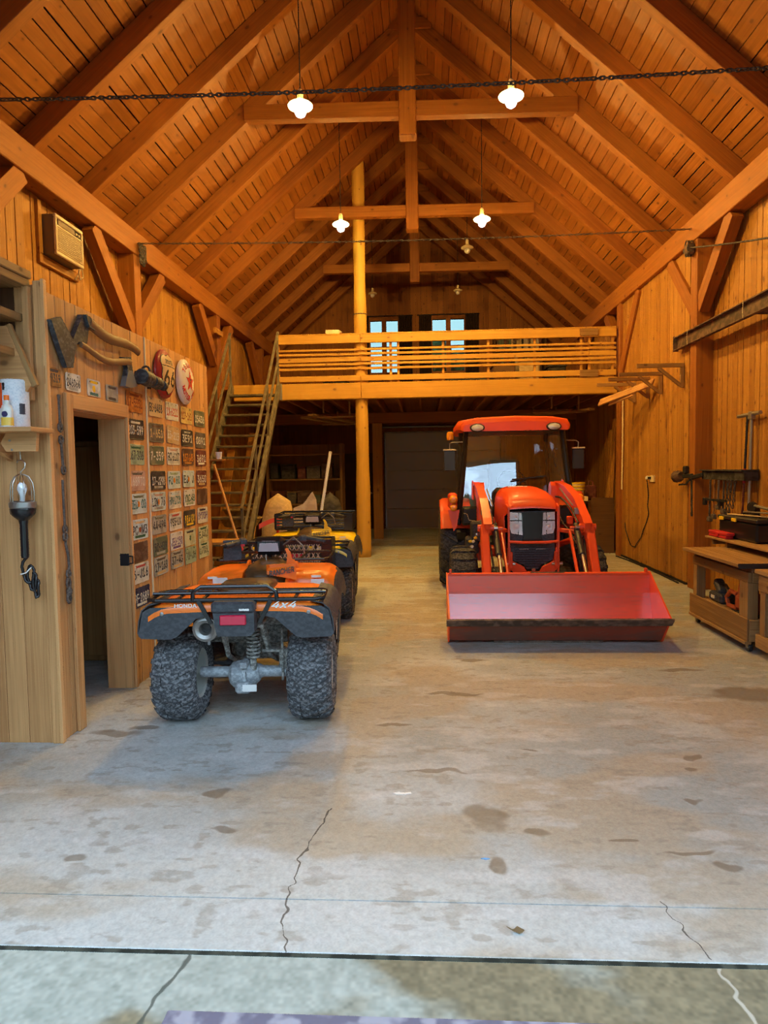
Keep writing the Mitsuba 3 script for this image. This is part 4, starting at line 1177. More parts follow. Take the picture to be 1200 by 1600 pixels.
def rim_mb(rim_r, W, side, dish=0.05):
    hw = W / 2 * 0.80
    s = side
    pr = [(rim_r + 0.012, s * hw), (rim_r + 0.004, s * (hw + 0.006)), (rim_r - 0.012, s * (hw - 0.004)), (rim_r - 0.022, s * (hw - dish)), (rim_r * 0.55, s * (hw - dish * 1.3)), (rim_r * 0.45, s * (hw - dish * 0.9)), (0.05, s * (hw - dish * 0.8)), (0.045, s * (hw - dish * 0.3)), (0, s * (hw - dish * 0.3))]
    m = MB().lathe(pr, (0, 0, 0), (1, 0, 0), 32)
    pb = [(rim_r + 0.012, -s * hw), (rim_r + 0.004, -s * (hw + 0.006)), (rim_r - 0.014, -s * (hw - 0.004)), (rim_r - 0.024, s * (hw - dish * 1.2)), (0.06, s * (hw - dish * 1.4))]
    return m.lathe(pb, (0, 0, 0), (1, 0, 0), 32)


def xf(mb, M):
    M = np.asarray(M, float)
    for k in range(len(mb.v)):
        mb.v[k] = mb.v[k] @ M[:3, :3].T + M[:3, 3]
    return mb


def mat4(x=0, y=0, z=0, rz=0.0, rx=0.0):
    c, s = math.cos(rz), math.sin(rz)
    cx, sx = math.cos(rx), math.sin(rx)
    M = np.eye(4)
    M[:3, :3] = np.array([[c, -s, 0], [s, c, 0], [0, 0, 1]]) @ np.array([[1, 0, 0], [0, cx, -sx], [0, sx, cx]])
    M[:3, 3] = (x, y, z)
    return M


# ---------------------------------------------------------------- the all terrain vehicles
def make_atv(name, label, origin, yaw, paint, tire_mat, word, rear_basket, front_basket, muddy, turn, group=None):
    t = thing(name, label, 'ATV', group)
    W = mat4(*origin, rz=yaw)

    def add(nm, mb, mat, smooth=False, parent=None, label=None):
        return part(parent or t, nm, xf(mb, W), mat, smooth, label=label)

    # frame: two lower rails, uprights, rear loop
    fr = MB()
    for s in (-1, 1):
        fr.tube([(s * .13, -.10, .62), (s * .14, .05, .40), (s * .15, .30, .30), (s * .15, 1.0, .28), (s * .13, 1.35, .40), (s * .13, 1.45, .70)], 0.017, 8)
        fr.tube([(s * .13, -.22, .66), (s * .13, .25, .70), (s * .12, .80, .72), (s * .12, 1.30, .76)], 0.017, 8)
        fr.tube([(s * .13, -.20, .66), (s * .135, .0, .44)], 0.013, 8)
    fr.tube([(-.13, -.22, .66), (.13, -.22, .66)], 0.015, 8)
    put(t, xf(fr, W), 'muddy_metal' if muddy else 'black', smooth=40)
    # wheels
    for (x, y, R, w, lug) in ((-.425, 0, .302, .285, 19), (.425, 0, .302, .285, 19), (-.40, 1.24, .300, .20, 18), (.40, 1.24, .300, .20, 18)):
        s = 1 if x > 0 else -1
        tk = add('tire', xf(tire_mb(R, w, .155, lug, 0.017, s, 'atv'), mat4(x, y, R)), tire_mat, 38)
        part(tk, 'rim', xf(xf(rim_mb(.155, w, s), mat4(x, y, R)), W), 'rim_grey' if muddy else 'steel', 35)
    # rear axle, differential, brake side, shock, swing arm
    axm = MB().lathe([(0.036, -.31), (0.036, -.10), (.05, -.09), (.05, .08), (0.038, .10), (0.036, .31)], (0, 0, .305), (1, 0, 0), 18)
    add('rear_axle', axm, 'cast_metal', 35)
    df = MB().lathe([(0, -.115), (.06, -.113), (.085, -.09), (.092, -.055), (.092, -.02), (.110, -.015), (.110, .005), (.085, .01), (.075, .05), (.05, .08), (0, .082)], (0.0, -.015, .295), (1, 0, 0.08), 20)
    df.box((-.055, -.17, .205), (.045, -.08, .275), b=0.02).box((-.03, -.15, .36), (.02, -.02, .40), b=0.012)
    for k in range(8):
        q = k * math.pi / 4 + .3
        df.lathe([(0.012, -.018), (.012, .012), (0, .012)], (0.0, -.015 + 0.10 * math.cos(q), .295 + 0.10 * math.sin(q)), (1, 0, 0), 6)
    dk = add('differential', df, 'cast_metal', 35)
    add('warning_label', MB().box((-.005, -.176, .225), (.085, -.168, .268)), 'white', parent=dk)
    add('swing_arm', MB().bar((.23, .0, .33), (.16, .55, .40), .05, .06, b=.01).bar((-.05, .08, .31), (-.05, .55, .38), .06, .06, b=.01).box((.10, -.04, .44), (.26, .02, .46), b=.006).bar((.235, -.03, .46), (.235, .0, .30), .03, .05, b=.006), 'muddy_metal')
    br = MB().box((.255, -.06, .22), (.33, .0, .47), b=.015).box((.24, -.075, .42), (.34, -.02, .47), b=.012).lathe([(0, 0), (.10, 0), (.10, .03), (0, .03)], (.30, .0, .302), (1, 0, 0), 20)
    br.tube([(.235, -.05, .26), (.235, -.05, .60)], .008, 6)
    add('brake', br, 'muddy_metal', 35)
    sk = MB().tube([(.045, -.06, .33), (.045, -.02, .64)], .022, 10)
    for k in range(9):
        z = .42 + .024 * k
        sk.tube([(.045 + .040 * math.cos(q), -.05 + (z - .4) * .12 + .040 * math.sin(q), z) for q in np.linspace(0, 2 * np.pi, 14, endpoint=False)], .0075, 6, closed=True)
    add('shock_absorber', sk, 'muddy_metal', 40)
    # engine, gearbox, airbox behind the tail light
    en = MB().box((-.20, .35, .28), (.20, .95, .62), b=.05).box((-.13, .40, .55), (.13, .78, .74), b=.04).lathe([(0, -.05), (.13, -.04), (.14, .0), (.12, .03)], (.21, .6, .42), (1, 0, 0), 20)
    add('engine', en, 'muddy_metal' if muddy else 'black', 40)
    add('rear_mud_guard', MB().box((-.22, .18, .45), (.24, .21, .80), b=.01).box((-.33, .24, .44), (-.06, .30, .60), b=.03).box((.05, .05, .60), (.30, .16, .78), b=.03), 'muddy_metal')
    # exhaust
    ex = MB().lathe([(0, .0), (.05, .005), (.075, .03), (.082, .06), (.082, .44), (.06, .47), (0, .47)], (-.195, -.245, .665), (0, 1, .06), 24)
    ek = add('muffler', ex, 'cast_metal', 35)
    add('tail_pipe', MB().lathe([(.026, .06), (.026, -.01), (.040, -.045), (.060, -.058), (.078, -.05), (.084, -.02), (.084, .03)], (-.195, -.255, .660), (0, 1, .06), 24), 'steel', 35, parent=ek)
    add('pipe_bore', MB().lathe([(0, .0), (.027, .0), (.027, -.02)], (-.195, -.255, .660), (0, 1, .06), 20), 'black', 35, parent=ek)
    add('heat_shield', MB().lathe([(.090, .02), (.090, .34)], (-.195, -.245, .665), (0, 1, .06), 20, arc=(math.radians(20), math.radians(175))), 'cast_metal', True, parent=ek)
    add('drain_bolt', MB().lathe([(0, -.03), (.011, -.03), (.011, .01)], (-.19, -.24, .578), (0, 0, 1), 8), 'cast_metal', parent=ek)
    # rear fenders
    xs_ = np.linspace(-.53, .53, 27)
    prof = [(-.335, -.068), (-.333, -.040), (-.318, -.014), (-.28, -.003), (-.15, 0), (.10, .004), (.30, -.004), (.42, -.04), (.47, -.10)]
    P = np.array([[(x * (1 - .04 * max(0, (y_ - .1))), y_, 0.842 + dz - .012 * abs(x / .5) ** 2 - .045 * max(0, abs(x) - .40) ** 1 / .13 * (max(0, abs(x) - .40) / .13)) for x in xs_] for y_, dz in prof])
    rk = add('rear_fender', MB().grid(P[:, ::-1], 0.006), paint, 45)
    for s, nm in ((-1, 'HONDA'), (1, '4x4')):
        v, f = text(nm, 0.026 if s < 0 else 0.046, 0.0015)
        if s > 0:
            v = v + np.c_[v[:, 1] * 0.35, v[:, 1] * 0, v[:, 1] * 0]
        w = np.stack([v[:, 0] * (1.05 if s < 0 else 1.35) + s * .30, -.338 - v[:, 2], .812 + v[:, 1] * 0.85], 1)
        add('lettering', MB().add(w, f[:, ::-1]), 'white', parent=rk)
    for s in (-1, 1):
        pan = [(s * .17, .805), (s * .52, .800), (s * .565, .775), (s * .595, .63), (s * .575, .612), (s * .40, .605), (s * .36, .620), (s * .24, .730), (s * .17, .745)]
        fk = add('fender_flare', MB().prism(pan, 0.012, (0, -.325, 0), (1, 0, 0), (0, 0, 1)), 'black_plastic')
        rows = []
        for y_ in (-.335, -.32, -.25, -.05, .15, .33):
            low = .62 + .16 * math.exp(-((y_ - .02) / .30) ** 2) * 0.55
            rows.append([(s * a, y_, z) for a, z in ((.46, .835), (.53, .820), (.572, .785), (.592, .72), (.600, max(low, .63)))])
        g = np.array(rows)
        add('side_skirt', MB().grid(g if s > 0 else g[:, ::-1], 0.006), 'black_plastic', 50, parent=fk)
        add('bolt', MB().lathe([(.012, 0), (.012, .004), (.006, .006), (0, .006)], (s * .445, -.340, .765), (0, -1, 0), 10), 'steel', parent=fk)
    # tail lamp box
    tb = MB().prism([(-.115, .842), (.115, .842), (.125, .80), (.125, .66), (.10, .635), (-.095, .635), (-.105, .66), (-.125, .80)], .10, (0, -.30, 0), (1, 0, 0), (0, 0, 1))
    tk = add('tail_lamp_box', tb, 'black_plastic')
    add('lid', MB().box((-.13, -.415, .775), (.13, -.28, .845), b=.014), 'black_plastic', parent=tk)
    add('lens', MB().box((-.078, -.418, .705), (.078, -.395, .765), b=.008), 'red_lens', parent=tk)
    add('sticker', MB().box((.04, -.4175, .792), (.10, -.4145, .804)), 'white', parent=tk)
    # rear rack
    rc = MB()
    zr = .845
    loop = [(-.48, -.34, zr), (.48, -.34, zr), (.53, -.30, zr), (.53, -.08, zr + .004), (.48, -.04, zr + .004), (-.48, -.04, zr + .004), (-.53, -.08, zr + .004), (-.53, -.30, zr)]
    rc.tube(loop, .0135, 8, closed=True)
    rc.tube([(-.54, -.20, zr + .018), (.54, -.20, zr + .018)], .011, 8)
    rkk = add('rear_rack', rc, 'black_gloss', 40)
    for x in (-.36, -.20, .20, .36):
        add('rack_bar', MB().tube([(x, -.34, zr), (x, -.04, zr + .004)], .010, 8), 'black_gloss', 40, parent=rkk)
    add('grab_bar', MB().tube([(-.255, -.345, zr), (-.25, -.345, zr + .05), (-.20, -.345, zr + .082), (.20, -.345, zr + .082), (.25, -.345, zr + .05), (.255, -.345, zr)], .0135, 8), 'black_gloss', 40, parent=rkk)
    for s in (-1, 1):
        add('rack_stay', MB().bar((s * .22, -.352, zr), (s * .145, -.345, .70), .026, .010, up=(0, 1, 0), b=.002), 'black_gloss', parent=rkk)
    # seat and tank
    S = []
    for y_, hw, zt, zb in ((-.13, .10, .875, .84), (-.08, .165, .908, .84), (.10, .175, .908, .82), (.35, .160, .868, .77), (.58, .125, .835, .73), (.66, .095, .83, .73)):
        S.append([(x_ * hw, y_, zb + (zt - zb) * h) for x_, h in ((-1, 0), (-1.02, .55), (-.86, .88), (-.45, 1.0), (0, 1.03), (.45, 1.0), (.86, .88), (1.02, .55), (1, 0))])
    S = np.array(S)
    S = np.vstack([S[:1] * [1, 1, 0] + [0, -.002, .85], S, S[-1:] * [1, 1, 0] + [0, .002, .75]])
    sk_ = add('seat', MB().grid(S[:, ::-1]), 'olive_fuel_tank', 45)
    add('seam', MB().tube([(x_ * .14, .50, .75 + .098 * h) for x_, h in ((-1, .3), (-.9, .8), (-.45, .93), (0, .95), (.45, .93), (.9, .8), (1, .3))], .004, 6), 'black', True, parent=sk_)
    S = []
    for y_, hw, zt, zb in ((.60, .10, .90, .76), (.68, .155, .955, .74), (.84, .165, .985, .74), (1.0, .14, .985, .76), (1.10, .10, .96, .80)):
        S.append([(x_ * hw, y_, zb + (zt - zb) * h) for x_, h in ((-1, 0), (-1.05, .5), (-.9, .85), (-.5, 1), (0, 1.03), (.5, 1), (.9, .85), (1.05, .5), (1, 0))])
    S = np.array(S)
    S = np.vstack([S[:1] * [1, 1, 0] + [0, -.002, .8], S, S[-1:] * [1, 1, 0] + [0, .002, .86]])
    add('fuel_tank', xf(MB().grid(S[:, ::-1]), mat4(z=-.055)), 'olive_fuel_tank', 45)
    # side panels beside the tank, the right one with the model's lettering
    for s in (-1, 1):
        pan = [(.56, .80), (.60, .90), (.70, .965), (.84, .905), (.92, 1.0), (.985, 1.02), (1.03, 1.02), (1.02, .98), (1.08, .95), (1.30, .93), (1.32, .78), (1.0, .74), (.72, .74)]
        o, ex_, ey_ = (s * .178 + (0.0 if s < 0 else 0.0), 0, 0), (0, 1, 0), (0, 0, 1)
        add('side_panel', xf(MB().prism(pan, .02 * 1, (s * .165 if s > 0 else s * .185, 0, 0), ex_, ey_), mat4(z=-.11)), paint)
    # front fenders
    for s in (-1, 1):
        xs2 = np.linspace(.17, .515, 14)
        prof = [(.675, .805), (.680, .845), (.695, .905), (.725, .945), (.80, .962), (1.0, .968), (1.25, .955), (1.45, .90), (1.58, .81), (1.62, .74)]
        P = np.array([[(s * x, y_ + .03 * ((x - .17) / .35) ** 2, z_ - .105 - .05 * max(0, (x - .40) / .115) ** 2.5 - .01 * (x - .17) / .35) for x in xs2] for y_, z_ in prof])
        fk = add('front_fender', MB().grid(P if s < 0 else P[:, ::-1], 0.006), paint, 45)
        add('warning_label', MB().box((s * .33 - .055, .660, .755), (s * .33 + .055, .668, .825)) if s < 0 else MB().box((.35, .664, .745), (.45, .672, .805)), 'white', parent=fk)
        add('sticker', MB().box((s * .39 - .035, .672, .815), (s * .39 + .035, .686, .832)), 'white', parent=fk)
        rows = []
        for y_, zt, zb in ((.70, .71, .36), (.74, .75, .30), (.84, .79, .29), (.98, .81, .50), (1.2, .82, .60), (1.45, .75, .56), (1.60, .64, .50)):
            rows.append([(s * .505, y_, zt), (s * .545, y_, zt - .03), (s * .560, y_, (zt + zb) / 2), (s * .545, y_, zb)])
        g = np.array(rows)
        add('fender_flare', MB().grid(g if s > 0 else g[:, ::-1], 0.007), 'black_plastic', 50, parent=fk)
        add('foot_well', MB().box(sorted((s * .17, s * .53))[:1] + [.28, .27], sorted((s * .17, s * .53))[1:] + [.86, .30], b=.01).bar((s * .35, .84, .29), (s * .35, .76, .78), .34, .012, up=(0, 1, 0)), 'black_plastic')
    # front of the body, front rack
    add('nose', MB().box((-.18, 1.15, .62), (.18, 1.56, .83), b=.04), paint)
    fc = MB().tube([(-.42, 1.05, .905), (.42, 1.05, .905), (.45, 1.10, .905), (.45, 1.62, .895), (.40, 1.67, .895), (-.40, 1.67, .895), (-.45, 1.62, .895), (-.45, 1.10, .905)], .012, 8, closed=True)
    for x in (-.22, 0, .22):
        fc.tube([(x, 1.05, .905), (x, 1.67, .895)], .009, 8)
    add('front_rack', fc, 'black_gloss', 40)
    # right-hand lettering on the tank panel
    v, f = text(word, 0.040, 0.0016)
    w = np.stack([.150 + v[:, 0] * .68, .568 + v[:, 0] * 0.19 - v[:, 2], .880 + v[:, 1] + v[:, 0] * 0.10], 1)
    P = np.array([[(.035 + .21 * q, .580 + .05 * q, z_ - .05 * q * (k == 0)) for q in np.linspace(0, 1, 6)] for k, z_ in enumerate((.86, .885, .93, .895))])
    P[3, :, 2] -= np.linspace(0, .05, 6) + .02 * np.cos(np.linspace(-1, 1, 6) * 1.4)
    shroud = add('tank_shroud', MB().grid(P[::-1], 0.02), paint, 40)
    add('lettering', MB().add(w, f[:, ::-1]), 'ink_dark', parent=shroud)
    add('air_scoop', MB().prism([(0, 0), (.10, 0), (.085, .04), (.05, .06), (.035, .12), (.01, .15), (-.005, .145), (.012, .10)], .02, (.165, .69, .890), (1, 0, 0), (0, 0, 1)), paint)
    # handlebar turned to the left, grips, instrument pod
    TURN = mat4(0, 1.0, 0, rz=turn) @ mat4(0, -1.0, 0)

    def turned(nm, mb, *a, **k):
        return add(nm, xf(mb, TURN), *a, **k)

    hb_ = MB().tube([(-.40, .82, 1.055), (-.28, .90, 1.075), (-.12, .98, 1.06), (-.05, 1.0, 1.02), (.05, 1.0, 1.02), (.12, .98, 1.06), (.28, .90, 1.075), (.40, .82, 1.055)], .012, 8).tube([(0, 1.0, 1.02), (0, 1.06, .85)], .02, 8)
    hk = turned('handlebar', hb_, 'black', 40)
    for s in (-1, 1):
        turned('grip', MB().tube([(s * .39, .828, 1.057), (s * .27, .905, 1.077)], .019, 10), 'rubber', 40, parent=hk)
        turned('switch_box', MB().box((s * .24 - .03, .885, 1.05), (s * .24 + .03, .945, 1.105), b=.012), 'black_plastic', parent=hk)
        turned('brake_lever', MB().tube([(s * .25, .96, 1.08), (s * .32, .95, 1.075), (s * .41, .90, 1.06)], .006, 6), 'chrome' if s < 0 else 'black', True, parent=hk)
        if s < 0:
            turned('hand_guard', MB().box((s * .31 - .07, .965, .93), (s * .31 + .07, .985, 1.09), b=.01), 'black_plastic', parent=hk)
    turned('choke_switch', MB().box((-.265, .875, 1.045), (-.235, .886, 1.062)), 'red_plastic', parent=hk)
    ip = MB().box((-.118, .90, .96), (.118, 1.05, 1.10), b=.035)
    ik = add('instrument_pod', ip, 'black_gloss')
    add('display', MB().prism([(-.080, .0), (.080, .0), (.070, .072), (.05, .082), (-.05, .082), (-.070, .072)], .006, (0, .902, .990), (1, 0, 0), (0, .06, 1)), 'display_grey', parent=ik)
    add('cable', MB().tube([(.10, .93, 1.03), (.2, .88, 1.10), (.27, .86, 1.04), (.28, .90, .97)], .006, 6), 'steel', True, parent=hk)
    add('key', MB().tube([(-.02, .895, .97), (-.02, .885, .90)], .003, 5), 'chrome', parent=ik)

    def basket(y0, y1, z0, z1, hw, nm, solid):
        bk = MB()
        for z in (z0, z1):
            bk.tube([(-hw, y0, z), (hw, y0, z), (hw, y1, z), (-hw, y1, z)], .013, 8, closed=True)
        for x in (-hw, hw):
            for y_ in (y0, y1):
                bk.tube([(x, y_, z0), (x, y_, z1)], .014, 8)
        b = add(nm, bk, 'black_gloss', 40)
        add('floor', MB().box((-hw, y0, z0 - .006), (hw, y1, z0 + .006)), 'black_plastic', parent=b)
        add('rim_band', MB().box((-hw - .01, y0 - .012, z1 - .035), (hw + .01, y0 - .004, z1 + .012), b=.003).box((hw - .09, y0 - .013, z0 - .02), (hw + .012, y0 - .005, z1 - .036), b=.003).box((hw + .004, y0 - .012, z0 - .02), (hw + .012, y1, z1 + .012), b=.003), 'black_gloss', parent=b)
        if solid:
            for k in range(4):
                zz = z0 + .02 + k * (z1 - z0 - .03) / 4
                add('slat', MB().box((-hw, y0 - .010, zz), (hw, y0 + .004, zz + (z1 - z0) / 4 - .022), b=.003), 'black_plastic', parent=b)
        else:
            me = MB()
            n = 17
            for k in range(-6, n):
                for d in (1, -1):
                    x0 = -hw + 2 * hw * k / n
                    x1 = x0 + .13
                    a, c = (x0, z0), (x1, z1 - .03)
                    if d < 0:
                        a, c = (x0, z1 - .03), (x1, z0)
                    ta = max(0, (-hw - x0) / .13)
                    tb = min(1, (hw - .09 - x0) / .13)
                    if tb - ta > .05:
                        p = lambda q: (x0 + (x1 - x0) * q, y0, a[1] + (c[1] - a[1]) * q)
                        me.bar(p(ta), p(tb), .008, .003, up=(0, 1, 0))
            add('wire_mesh', me, 'mesh_wire', parent=b)
        return b

    if rear_basket:
        basket(-.68, -.36, .665, .925, .40, 'rear_basket', False)
        for x in (-.30, -.21, -.12):
            add('bottle', MB().lathe([(0, 0), (.035, 0), (.035, .13), (.015, .15), (.015, .17), (0, .172)], (x, -.58, .68), (0, 0, 1), 14), 'black_plastic', 40)
    if front_basket:
        basket(1.0, 1.55, .90, 1.08, .47, 'front_basket', True)
    return t


flat('display_grey', (0.42, 0.36, 0.38), 0.25, coat=0.5)
flat('mesh_wire', (0.52, 0.38, 0.26), 0.5)
make_atv('atv', 'muddy orange four wheel ATV with black fender flares, parked nearest, seen from behind', (-1.170, 4.42, 0), 0.055, 'atv_orange', 'muddy_rubber', 'RANCHER', False, False, True, 0.42)
make_atv('atv', 'yellow ATV with black wire baskets, parked in front of the orange one', (-1.345, 7.42, 0), 0.02, 'atv_yellow', 'dusty_rubber', 'RANCHER', True, True, False, 0.05)

# ---------------------------------------------------------------- the tractor with its front loader
TX = 1.175
tk = thing('tractor', 'orange red compact tractor with a cab and a front loader, facing the camera', 'tractor')


def sym(fn):
    m = MB()
    for s in (-1, 1):
        fn(m, s)
    return m


def tp(nm, mb, mat, smooth=False, parent=None, label=None, uv=False):
    return part(parent or tk, nm, xf(mb, mat4(TX, 0, 0)), mat, smooth, uv, label)


# chassis is the thing's own mesh
ch = MB().box((-.16, 7.75, .42), (.16, 10.2, .72), b=.03).box((-.28, 8.9, .45), (.28, 10.3, .95), b=.05).box((-.45, 9.3, .48), (.45, 9.9, .66), b=.06)
ch.lathe([(.07, -.70), (.10, -.45), (.10, .45), (.07, .70)], (0, 8.1, .36), (1, 0, 0), 14).lathe([(.10, -.72), (.13, -.4), (.13, .4), (.10, .72)], (0, 9.62, .57), (1, 0, 0), 16)
put(tk, xf(ch, mat4(TX)), 'black', smooth=30)
# wheels
for s in (-1, 1):
    w = tp('rear_tire', xf(tire_mb(.565, .42, .30, 17, .035, s, 'industrial'), mat4(s * .765, 9.62, .565)), 'rubber', 38)
    tp('rim', xf(rim_mb(.30, .42, s, .10), mat4(s * .765, 9.62, .565)), 'tractor_orange', 35, parent=w)
    w = tp('front_tire', xf(tire_mb(.355, .31, .19, 17, .024, s, 'block'), mat4(s * .725, 8.12, .355)), 'dusty_rubber', 38)
    tp('rim', xf(rim_mb(.19, .31, s, .08), mat4(s * .725, 8.12, .355)), 'tractor_orange', 35, parent=w)

# bonnet: cross-sections from the front brow back to the windscreen
secs = []
for y, hw, zt, zs, zb, rnd in ((7.600, .245, 1.17, 1.155, 1.135, .02), (7.605, .262, 1.205, 1.17, 1.125, .05), (7.66, .275, 1.275, 1.19, 1.10, .08), (7.80, .285, 1.335, 1.20, 1.06, .10), (8.05, .290, 1.372, 1.20, .98, .12), (8.40, .292, 1.388, 1.20, .90, .12), (8.75, .292, 1.385, 1.20, .86, .12)):
    pts = [(-hw * 1.0, zb), (-hw * 1.02, (zb + zs) / 2), (-hw, zs)]
    for k in range(1, 6):
        q = k / 6 * math.pi / 2
        pts.append((-hw + rnd * 1.2 * (1 - math.cos(q)), zs + (zt - .012 - zs) * math.sin(q)))
    pts += [(-hw * .45, zt - .004), (0, zt), (hw * .45, zt - .004)]
    pts += [(-a, b) for a, b in pts[7::-1]]
    secs.append([(a, y, b) for a, b in pts])
S = np.array(secs)
hk = tp('bonnet', MB().grid(S[:, ::-1]).grid(S[:1].repeat(2, 0) * [1, 1, 1] + np.array([0, 0, 0])), 'tractor_orange', 50)
tp('bonnet_seam', MB().tube([(-.25, 7.626, 1.165), (-.1, 7.606, 1.172), (.1, 7.606, 1.172), (.25, 7.626, 1.165)], .003, 5), 'black', True, parent=hk)
tp('hood_scoop', MB().box((-.17, 8.35, 1.375), (.06, 8.40, 1.392), b=.006), 'white', parent=hk)
for s in (-1, 1):
    tp('side_panel', MB().grid(np.array([[(s * .29, 7.72, 1.10), (s * .292, 8.1, 1.0), (s * .292, 8.7, .90)], [(s * .27, 7.70, .55), (s * .285, 8.1, .60), (s * .29, 8.7, .70)]])[:, ::s], 0.01), 'tractor_orange', 40, parent=hk)
# nose: grille, lamps, badge
gr = MB().prism([(-.235, 1.135), (.235, 1.135), (.245, .70), (.22, .60), (.10, .555), (.06, .50), (-.06, .50), (-.10, .555), (-.22, .60), (-.245, .70)], .12, (0, 7.735, 0), (1, 0, 0), (0, 0, 1))
gk = tp('grille', gr, 'black_plastic')
tp('centre_panel', MB().prism([(-.112, 1.125), (.112, 1.125), (.095, .86), (.12, .80), (-.12, .80), (-.095, .86)], .03, (0, 7.618, 0), (1, 0, 0), (0, 0, 1)), 'black_gloss', parent=gk)
gs = MB()
for k in range(9):
    gs.box((-.20 + .004 * k, 7.605, .735 - .026 * k), (.20 - .004 * k, 7.62, .744 - .026 * k))
tp('grille_slats', gs, 'black', parent=gk)
for s in (-1, 1):
    tp('air_slot', MB().box((s * .09 - .05, 7.606, .715), (s * .09 + .05, 7.617, .725)), 'steel', parent=gk)
    q = [(s * .118, 1.118), (s * .242, 1.128), (s * .245, .955), (s * .225, .895), (s * .105, .875)]
    lk = tp('headlamp', MB().prism(q[::s], .05, (0, 7.655, 0), (1, 0, 0), (0, 0, 1)), 'lens_grey')
    for (cx, cz, r) in ((.172, .970, .046), (.18, 1.08, .030)):
        tp('reflector', MB().lathe([(r, -.01), (r * .95, -.004), (r * .6, -.002), (r * .3, -.012), (0, -.014)][::-1], (s * cx, 7.604, cz), (0, 1, 0), 18), 'lens_grey', 40, parent=lk)
    tp('lamp_divider', MB().bar((s * .115, 7.602, 1.035), (s * .243, 7.602, 1.035), .006, .010), 'black', parent=lk)
    v = MB().grid(np.array([[(s * .108, 7.600, 1.120), (s * .245, 7.615, 1.130)], [(s * .105, 7.600, .875), (s * .228, 7.612, .895)]])[:, ::s])
    tp('lens', v, 'clear_glass', parent=lk)
bd = MB().lathe([(.056, .0), (.060, -.004), (.060, -.008), (.052, -.008), (.050, 0)], (0, 7.618, 1.035), (0, 1, 0), 28, sx=.70, sy=1.0)
bk_ = tp('badge', bd, 'chrome', 40, parent=gk)
for q in ([(-.034, .022), (-.014, .028), (-.002, .004), (.016, .028), (.034, .024), (.012, -.002), (.016, -.01), (-.02, -.004)], [(-.03, -.026), (-.012, -.030), (.0, -.010), (.012, -.030), (.036, -.022), (.020, -.004), (-.02, -.008)]):
    tp('badge_mark', MB().prism(q, .004, (0, 7.614, 1.035), (1, 0, 0), (0, 0, 1)), 'chrome', parent=gk)
# brush guard and front frame
gd = MB()
for s in (-1, 1):
    gd.bar((s * .262, 7.52, .46), (s * .268, 7.52, 1.19), .022, .035, up=(0, 1, 0), b=.003)
    gd.bar((s * .268, 7.53, 1.185), (s * .275, 7.66, 1.21), .022, .022, b=.003)
gd.tube([(-.268, 7.515, .815), (-.12, 7.500, .805), (.12, 7.500, .805), (.268, 7.515, .815)], .016, 8)
tp('brush_guard', gd, 'tractor_orange', 30)
ff = MB().prism([(-.275, .74), (-.245, .74), (-.235, .60), (-.10, .535), (-.07, .48), (.07, .48), (.10, .535), (.235, .60), (.245, .74), (.275, .74), (.285, .54), (.20, .46), (.17, .38), (-.17, .38), (-.20, .46), (-.285, .54)], .05, (0, 7.58, 0), (1, 0, 0), (0, 0, 1))
ff.box((-.22, 7.55, .22), (.22, 7.9, .38), b=.02)
fk = tp('front_frame', ff, 'tractor_orange')
for s in (-1, 1):
    tp('guard_pin', MB().lathe([(0, -.04), (.016, -.04), (.016, .06), (.024, .06), (.024, .075), (0, .075)], (s * .235, 7.53, .57), (s, 0, 0), 10), 'chrome', 40, parent=fk)
    tp('bracket', MB().box((s * .25 - .025, 7.51, .52), (s * .25 + .025, 7.56, .70), b=.006), 'tractor_orange', parent=fk)
for x in (-.10, .10):
    tp('bolt', MB().lathe([(0, -.012), (.016, -.012), (.016, .004)], (x, 7.575, .45), (0, 1, 0), 6), 'steel', parent=fk)
tp('centre_hook', MB().box((-.02, 7.52, .42), (.02, 7.58, .52), b=.006).lathe([(0, -.03), (.02, -.03), (.02, .03), (0, .03)], (0, 7.52, .43), (1, 0, 0), 10), 'chrome', 40, parent=fk)

